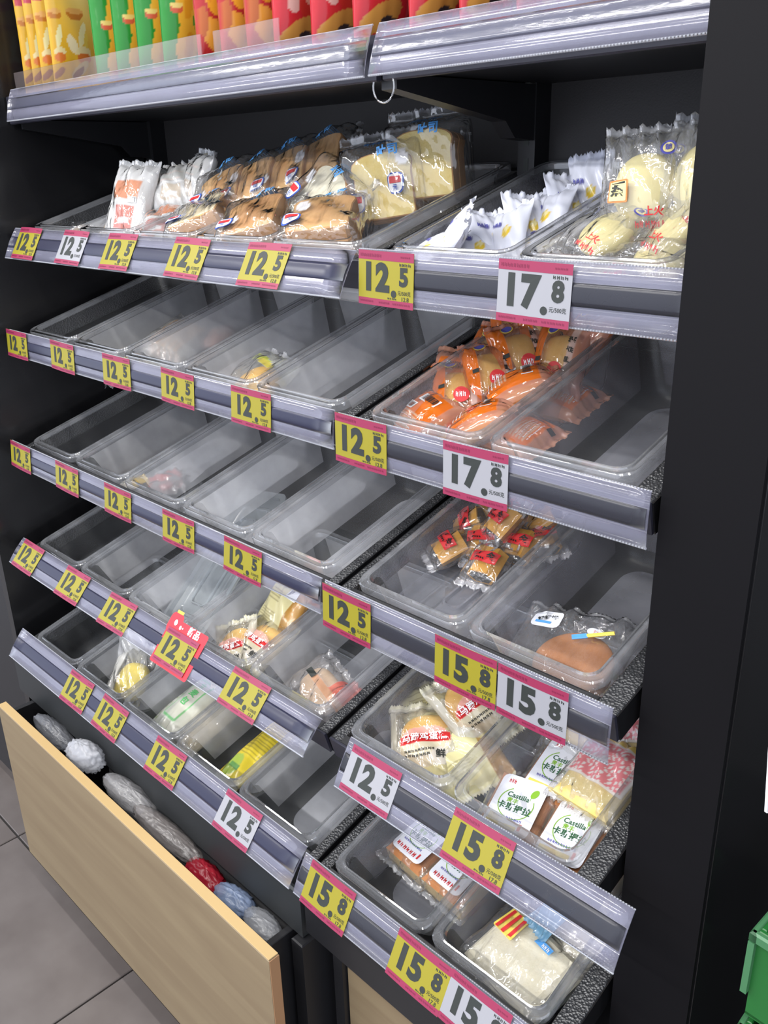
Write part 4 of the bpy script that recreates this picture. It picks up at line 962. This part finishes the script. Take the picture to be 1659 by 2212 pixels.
# -- white labelled cakes
cs, csh = pillow(.108, .130, .050, clearp, 26, 34, .010, 81, wr=.003, power=.3, serr=.0015); cs.materials.append(FILM)
CSIDE = solid('cream sponge side', (.70, .52, .27), .7, bump=(140, .5, .001))
def castella(M, label, variant=0, wrap=True):
    r = empty('sponge_cake_pack', M, label, 'sponge cake', 'white labelled sponge cakes')
    rbox('sponge_cake', .040, .050, .036, [CSIDE, CARAM], r, .004, xf((0, 0, -.018)))
    if wrap: bag(r, cs)
    m = MB()
    P = Print(); P.rrect(-.032, -.043, .032, .043, .009, 0, 0); lb = P.build('card_label', OFFW, r, lambda a_, b_: .0262)
    g = Print()
    g.dashes(-.022, .030, -.012, .0065, 3, 2, 4); g.arc(.0, .002, .0235, .0012, 120, 385, 1, .0003); g.text('Castilla', -.001, .013, .0105, 0, .02, .95); g.text('贵丰', -.006, .0045, .008, 3, .02); g.text('卡斯提拉', .0, -.0055, .0115, 0, .025, 1.0)
    g.disc(.018, .024, .0045, .0075, 3, .0004, -20); g.rect(.0148, .012, .0156, .018, 3); g.dashes(-.022, -.023, .018, .0042, 11, 4, 6)
    if variant == 0: g.rect(-.028, -.037, .014, -.030, 5, .0002, 2); g.rect(.016, -.034, .020, -.024, 2, .0004)
    else: g.dashes(-.025, -.037, .018, .0075, 6, 2, 8); g.rect(.020, -.036, .023, -.026, 2, .0004)
    g.build('label_print', [DGREEN, GREENP, REDP, GREENP, NAVYP, YELP], lb, lambda a_, b_: .0263); return r
castella(at(4, 1.182, .058, -.073, (2, 2, 12), .95), 'white labelled sponge cake at the front left of its pan')
castella(at(4, 1.197, .134, -.072, (3, 0, 4), .95), 'white labelled sponge cake behind the front left one')
castella(at(4, 1.262, .064, -.073, (2, -3, 6), .95), 'white labelled sponge cake at the front right of its pan, leaf clear')
castella(at(4, 1.272, .150, -.074, (0, 0, 20), .9), 'sponge cake almost covered by the pink printed pack')
castella(at(4, 1.268, .245, -.045, (8, 0, -20), .9), 'sponge cake at the rear right behind the pink packs')
castella(at(5, .998, .132, -.074, (-1, 0, -6), .93), 'white labelled sponge cake in the lowest pan, left one of two', 1)
castella(at(5, 1.075, .126, -.074, (-1, 0, -4), .93), 'white labelled sponge cake in the lowest pan, right one of two', 1)
def paint_pink(u, v, top):
    k = Ink(u, v, (.84, .80, .76, .18))
    if top:
        k.put((v > -.35) & (np.abs(u) < .85), (.84, .78, .76, .93)); t = (np.sin(u * 34 + np.sin(v * 17) * 2) * np.sin(v * 30 + np.sin(u * 11) * 2)) > -.25
        k.put(t & (v > -.30) & (v < .62) & (np.abs(u) < .78), (.80, .25, .28, .95)); k.put((v > .68) & (v < .84), (.80, .62, .18, .95))
    return k.c
pk, pkh = pillow(.112, .130, .044, paint_pink, 60, 70, .010, 91, wr=.003, power=.4, serr=.002); pk.materials.append(FILM)
def pink_pack(M, label):
    r = empty('pink_bread_pack', M, label, 'bread pack', 'pink printed bread packs'); bag(r, pk); rbox('bread_block', .044, .050, .030, [CRUMBY, CRUMBY], r, .007, xf((0, -.006, -.017)))
    Print().barcode(.028, .030, .044, .042, 0, 1).build('bar_code', [WHP, INK], r, lambda a_, b_: pkh(a_, b_) + .0008); return r
pink_pack(at(4, 1.262, .140, -.026, (10, -4, -6), .92), 'pink printed bread pack lying on the white labelled cakes')
pink_pack(at(4, 1.238, .205, -.008, (46, 0, 24), .85), 'pink printed bread pack standing at the rear of the same pan')
r = empty('sponge_scrap_pack', at(4, 1.185, .205, -.045, (16, 0, 10), .9), 'clear pack of pale cake pieces behind the white labelled cakes', 'cake pack'); bag(r, cs); blob('cake_piece', .034, .040, .018, CRUMBY, r, 3, 3, local=xf((0, 0, -.017)))

# -- lowest row, left bay
def paint_half(u, v, top):
    k = Ink(u, v, (.82, .82, .80, .15)); k.put(u < -.35, (.82, .82, .80, .78)); k.put(v > .78, (.82, .82, .82, .65)); return k.c
hb_, hbh = pillow(.105, .150, .05, paint_half, 30, 40, .012, 95, wr=.004, power=.45, serr=.002); hb_.materials.append(FILM)
r = empty('yellow_bun_pack', at(5, .243, .075, -.056, (24, 0, 22), .92), 'bright yellow bun in half white film, lowest row', 'bun'); bag(r, hb_); blob('yellow_bun', .038, .044, .022, solid('bright yellow bun', (.80, .62, .06), .5, sss=.1), r, 2.6, 2.4, local=xf((.004, -.012, -.021)))
sw, _ = pillow(.075, .105, .03, plain((.82, .82, .82, .8)), 24, 30, .01, 96, wr=.005); sw.materials.append(FILM)
r = empty('white_wrapper', at(5, .205, .118, -.024, (50, 10, 35), .9), 'crumpled white wrapper poking above the yellow bun pack', 'wrapper'); bag(r, sw, name='crumpled_film')
r = empty('white_wrapper', at(5, .250, .160, -.060, (10, 0, -20), .8), 'white wrapper lying behind the yellow bun pack', 'wrapper'); bag(r, sw, name='crumpled_film')
def paint_greenw(u, v, top):
    k = Ink(u, v, (.80, .82, .76, .55)); 
    if top:
        k.put((np.abs(np.abs(u) - .5) < .05) & (np.abs(v) < .55), (.20, .50, .22, .9)); k.put((np.abs(np.abs(v) - .55) < .04) & (np.abs(u) < .5), (.2, .5, .22, .9)); k.lines(-.95, -.9, -.6, .9, 12, (.5, .62, .4, .6), .4)
    return k.c
gw, gwh = pillow(.085, .175, .045, paint_greenw, 40, 60, .010, 97, wr=.002, power=.5); gw.materials.append(FILMS)
r = empty('green_print_bread_pack', at(5, .425, .100, -.064, (4, 0, -4)), 'oval white bread in film with green frame print, lowest row', 'bread'); bag(r, gw); blob('oval_bread', .036, .075, .019, CRUMBW, r, 2.1, 2.2, local=xf((0, 0, -.019)))
p = Print(); [p.text(c_, 0, .035 - .022 * i, .017, 0, .03) for i, c_ in enumerate('全麦包')]; p.build('green_letters', solid('green ink', (.10, .42, .14), .5), r, lambda a_, b_: gwh(a_, b_) + .0008)
def paint_yg(u, v, top):
    k = Ink(u, v, (.78, .62, .05, .97)); k.lines(-.8, -.2, .8, .85, 13, (.45, .36, .04, 1), .35); k.ell(-.3, -.45, .5, .28, (.45, .60, .10, 1)); k.rect(-.5, -.52, .3, -.42, (.15, .35, .1, 1)); k.put(v < -.82, (.8, .8, .7, .3)); return k.c
yg, ygh = pillow(.070, .165, .034, paint_yg, 40, 70, .012, 98, wr=.002); yg.materials.append(FILMS)
r = empty('yellow_label_pack', at(5, .628, .092, -.070, (2, -4, -2)), 'long yellow pack with green patch and small writing, lowest row', 'bread'); bag(r, yg)
r = empty('beige_bread_pack', at(5, .492, .090, -.066, (0, 0, 2)), 'long beige bread in film beside the yellow pack, seen through the pan', 'bread'); be, _ = pillow(.07, .17, .04, plain((.75, .70, .58, .3)), 24, 40, .01, 99, wr=.003); be.materials.append(FILM); bag(r, be); blob('long_bread', .030, .070, .018, CRUMB, r, 2.4, 2.2, local=xf((0, 0, -.018)))
# -- lowest row, right bay: thick white bread
tb, tbh = pillow(.175, .150, .066, clearp, 36, 36, .014, 101, wr=.004, power=.35, serr=.002); tb.materials.append(FILM)
def thick(M, label, lab=True):
    r = empty('white_bread_pack', M, label, 'bread', 'thick white bread packs'); bag(r, tb)
    rbox('bread_block', .068, .055, .022, [CRUMBW, CRUMBW], r, .006, xf((0, 0, -.024))); rbox('bread_block', .066, .054, .022, [CRUMBW, CRUMBW], r, .006, xf((.001, .001, -.001)))
    if lab:
        p = Print(); p.rrect(-.060, .005, -.020, .045, .003, 0, .0004)
        for i in range(3): p.rect(-.056 + i * .013, .006, -.050 + i * .013, .044, 1, .0008, 2)
        p.rect(.005, .030, .035, .040, 2, .0006, 2); p.dashes(.008, .0315, .032, .006, 5, 3, 4, lift=.001)
        p.build('printed_label', [YELP, REDP, LBLUE, WHP], r, lambda a_, b_: tbh(a_, b_) + .001)
    return r
thick(at(5, 1.224, .066, -.058, (4, -4, -12), .88), 'thick white bread block with yellow and red striped label')
thick(at(5, 1.258, .155, -.050, (20, 0, -40), .78), 'white bread pack with blue print behind the striped one')
bl, _ = pillow(.05, .09, .02, plain((.25, .55, .80, .55)), 20, 26, .01, 103, wr=.004); bl.materials.append(FILM)
r = empty('blue_film_twist', at(5, 1.235, .130, -.016, (20, 0, -20), .8), 'light blue twisted film end above the white bread', 'wrapper'); bag(r, bl, name='twisted_film')
def tanpaint(u, v, top): return Ink(u, v, (.62, .50, .36, .25)).c
tp, _ = pillow(.20, .13, .05, tanpaint, 24, 24, .01, 104, wr=.003, power=.35); tp.materials.append(FILM)
for k in range(2):
    r = empty('tan_bread_pack', at(5, 1.255, .235, -.055 + .042 * k, (8 + 2 * k, 0, -4), .9), ('upper' if k else 'lower') + ' tan bread pack stacked at the rear of the lowest right pan', 'bread', 'tan bread packs'); bag(r, tp) if False else None
    for j in range(4): rbox('bread_bar', .034, .012, .036, [CRUMB, TAN], r, .004, xf((0, -.036 + .024 * j, -.018), (0, 0, 0)))
    bag(r, cs)

# ---------------------------------------------------------------- open drawer and its bags
dr = empty('wooden_drawer', xf((.45, -.1, .08)), 'open drawer with pale birch front under the left bay', 'drawer'); bpy.context.view_layer.update()
keep(MB().box((.034, -.178, .094), (.938, -.1605, .478), 0, .0012).build('drawer_front', WOOD), dr)
keep(MB().box((.0348, -.1775, .4782), (.9372, -.161, .4800), 0, .0003).build('top_edge_band', EDGE), dr)
keep(MB().box((.9382, -.1775, .095), (.9395, -.161, .478), 0, .0003).build('side_edge_band', solid('raw ply edge', (.33, .18, .09), .7)), dr)
keep(MB().box((.006, -.1602, .10), (.89, -.150, .455), 0, .001).build('inner_board', BLK), dr)
keep(MB().box((.006, -.150, .09), (.018, .30, .44), 0, .001).build('drawer_side', BLK), dr)
keep(MB().box((.878, -.150, .09), (.890, .30, .44), 0, .001).build('drawer_side', BLK), dr)
keep(MB().box((.018, -.150, .09), (.878, .30, .10)).build('drawer_bottom', BLK), dr)
def crumple(name, M, a, b, c, label, col, al, seed, cat='plastic bag', tex=16):
    rs = np.random.RandomState(seed); n = 44; m_ = 26; V = []; F = []; dirs = rs.normal(size=(tex, 3)); dirs /= np.linalg.norm(dirs, axis=1)[:, None]; ph = rs.uniform(0, 6, tex); fq = rs.uniform(3, 11, tex)
    for i in range(m_ + 1):
        la = -math.pi / 2 + math.pi * i / m_
        for j in range(n):
            lo = 2 * math.pi * j / n; d = np.array((math.cos(la) * math.cos(lo), math.cos(la) * math.sin(lo), math.sin(la)))
            f_ = 1 + .034 * float(np.sum((1 - np.abs(np.sin(fq * (dirs @ d) * 1.9 + ph))) ** 2 - .3)) * (1 + .4 * d[0]); V.append((a * d[0] * f_, b * d[1] * f_, c * d[2] * f_))
    for i in range(m_):
        for j in range(n): F.append((i * n + j, i * n + (j + 1) % n, (i + 1) * n + (j + 1) % n, (i + 1) * n + j))
    o = mesh_obj(name, V, F, FILMC, smooth=True); at_ = o.data.color_attributes.new('print', 'FLOAT_COLOR', 'POINT'); at_.data.foreach_set('color', np.tile(np.array((*col, al), 'f'), len(V))); o.matrix_world = M
    return tag(o, label, cat)
crumple('crumpled_bag', xf((.311, -.128, .468), (10, -10, 10)), .050, .026, .036, 'puffed white plastic bag poking over the drawer front', (.72, .73, .78), .42, 1)
crumple('crumpled_bag', xf((.452, -.118, .448), (0, 10, 8)), .072, .024, .024, 'pale crumpled bag next to the puffed one in the drawer', (.50, .49, .50), .30, 2)  # drawer shade is put into the colours from here to the right-end bag
crumple('crumpled_bag', xf((.150, -.118, .436), (0, 10, 5)), .070, .022, .022, 'shade-darkened clear bag at the left end of the open drawer', (.35, .36, .40), .25, 3)
crumple('crumpled_bag', xf((.580, -.120, .440), (0, 6, 4)), .098, .022, .020, 'greyish brown crumpled bag in the middle of the drawer', (.30, .27, .26), .35, 4)
crumple('red_packet', xf((.692, -.120, .422), (0, 4, 0)), .050, .022, .020, 'shade-darkened red packet with white patches in the drawer', (.30, .012, .025), .95, 5, 'packet')
crumple('blue_packet', xf((.772, -.120, .428), (0, 0, 5)), .046, .022, .020, 'blue and white crumpled packet in the drawer', (.25, .32, .48), .6, 6, 'packet')
crumple('crumpled_bag', xf((.846, -.122, .432), (0, 5, 0)), .040, .022, .018, 'greyish white crumpled bag at the right end of the drawer', (.45, .46, .49), .35, 7)
crumple('stuffed_sack', xf((.45, .05, .27), (0, 0, 0)), .36, .14, .13, 'large grey plastic sack filling the drawer under the loose bags', (.16, .16, .17), .8, 8, 'plastic bag')

# ---------------------------------------------------------------- crates right of the column
GRN = solid('green plastic crate', (.012, .115, .022), .4)
def crate(M, label, n=5):
    r = empty('plastic_crate', M, label, 'crate', 'green crates right of the column')
    m = MB(); W, D_, H = .30, .20, .105
    m.box((0, 0, 0), (W, D_, .004)); m.build('crate_floor', GRN, r)
    for (a, b) in (((0, 0, 0), (W, .005, H)), ((0, D_ - .005, 0), (W, D_, H)), ((0, .005, 0), (.005, D_ - .005, H)), ((W - .005, .005, 0), (W, D_ - .005, H))): MB().box(a, b, 0, .001).build('crate_wall', GRN, r)
    MB().box((-.006, -.006, H - .012), (W + .006, .001, H), 0, .002).box((-.006, -.006, H - .012), (.001, D_ + .006, H), 0, .002).box((-.006, -.006, .03), (.0, .004, H - .012)).build('crate_rim', solid('pale green rim', (.05, .16, .07), .4), r)
    return r
for k in range(7):
    crate(xf((1.500 + .006 * (k % 2) - (.0 if k < 6 else -.004), -.02, .02 + .118 * k), (0, 0, -3 + 2 * (k % 3))), f'green plastic crate in the stack right of the column, {(ORD + ["sixth", "seventh"])[k]} from the floor')
r = empty('paper_leaflet', xf((1.512, -.045, 1.055), (78, 4, 60)), 'white paper leaflet edge sticking out above the green crates', 'leaflet'); MB().box((-.02, -.055, 0), (.06, .055, .004), 0, .0008).build('sheet_stack', WHITE, r)
MB().box((-.02, -.055, -.004), (.06, .055, -.001)).build('backing_card', OFFW, r)
nb = empty('neighbour_cabinet', xf((-.8, .17, 0)), 'black side cabinet standing left of the fixture, half in view', 'cabinet'); bpy.context.view_layer.update()
keep(MB().box((-1.6, -.065, .04), (-.085, .40, 2.2), bev=.003).build('cabinet_body', BLK), nb)
keep(MB().box((-1.6, -.045, 0), (-.095, .40, .04)).build('plinth', BLK), nb)
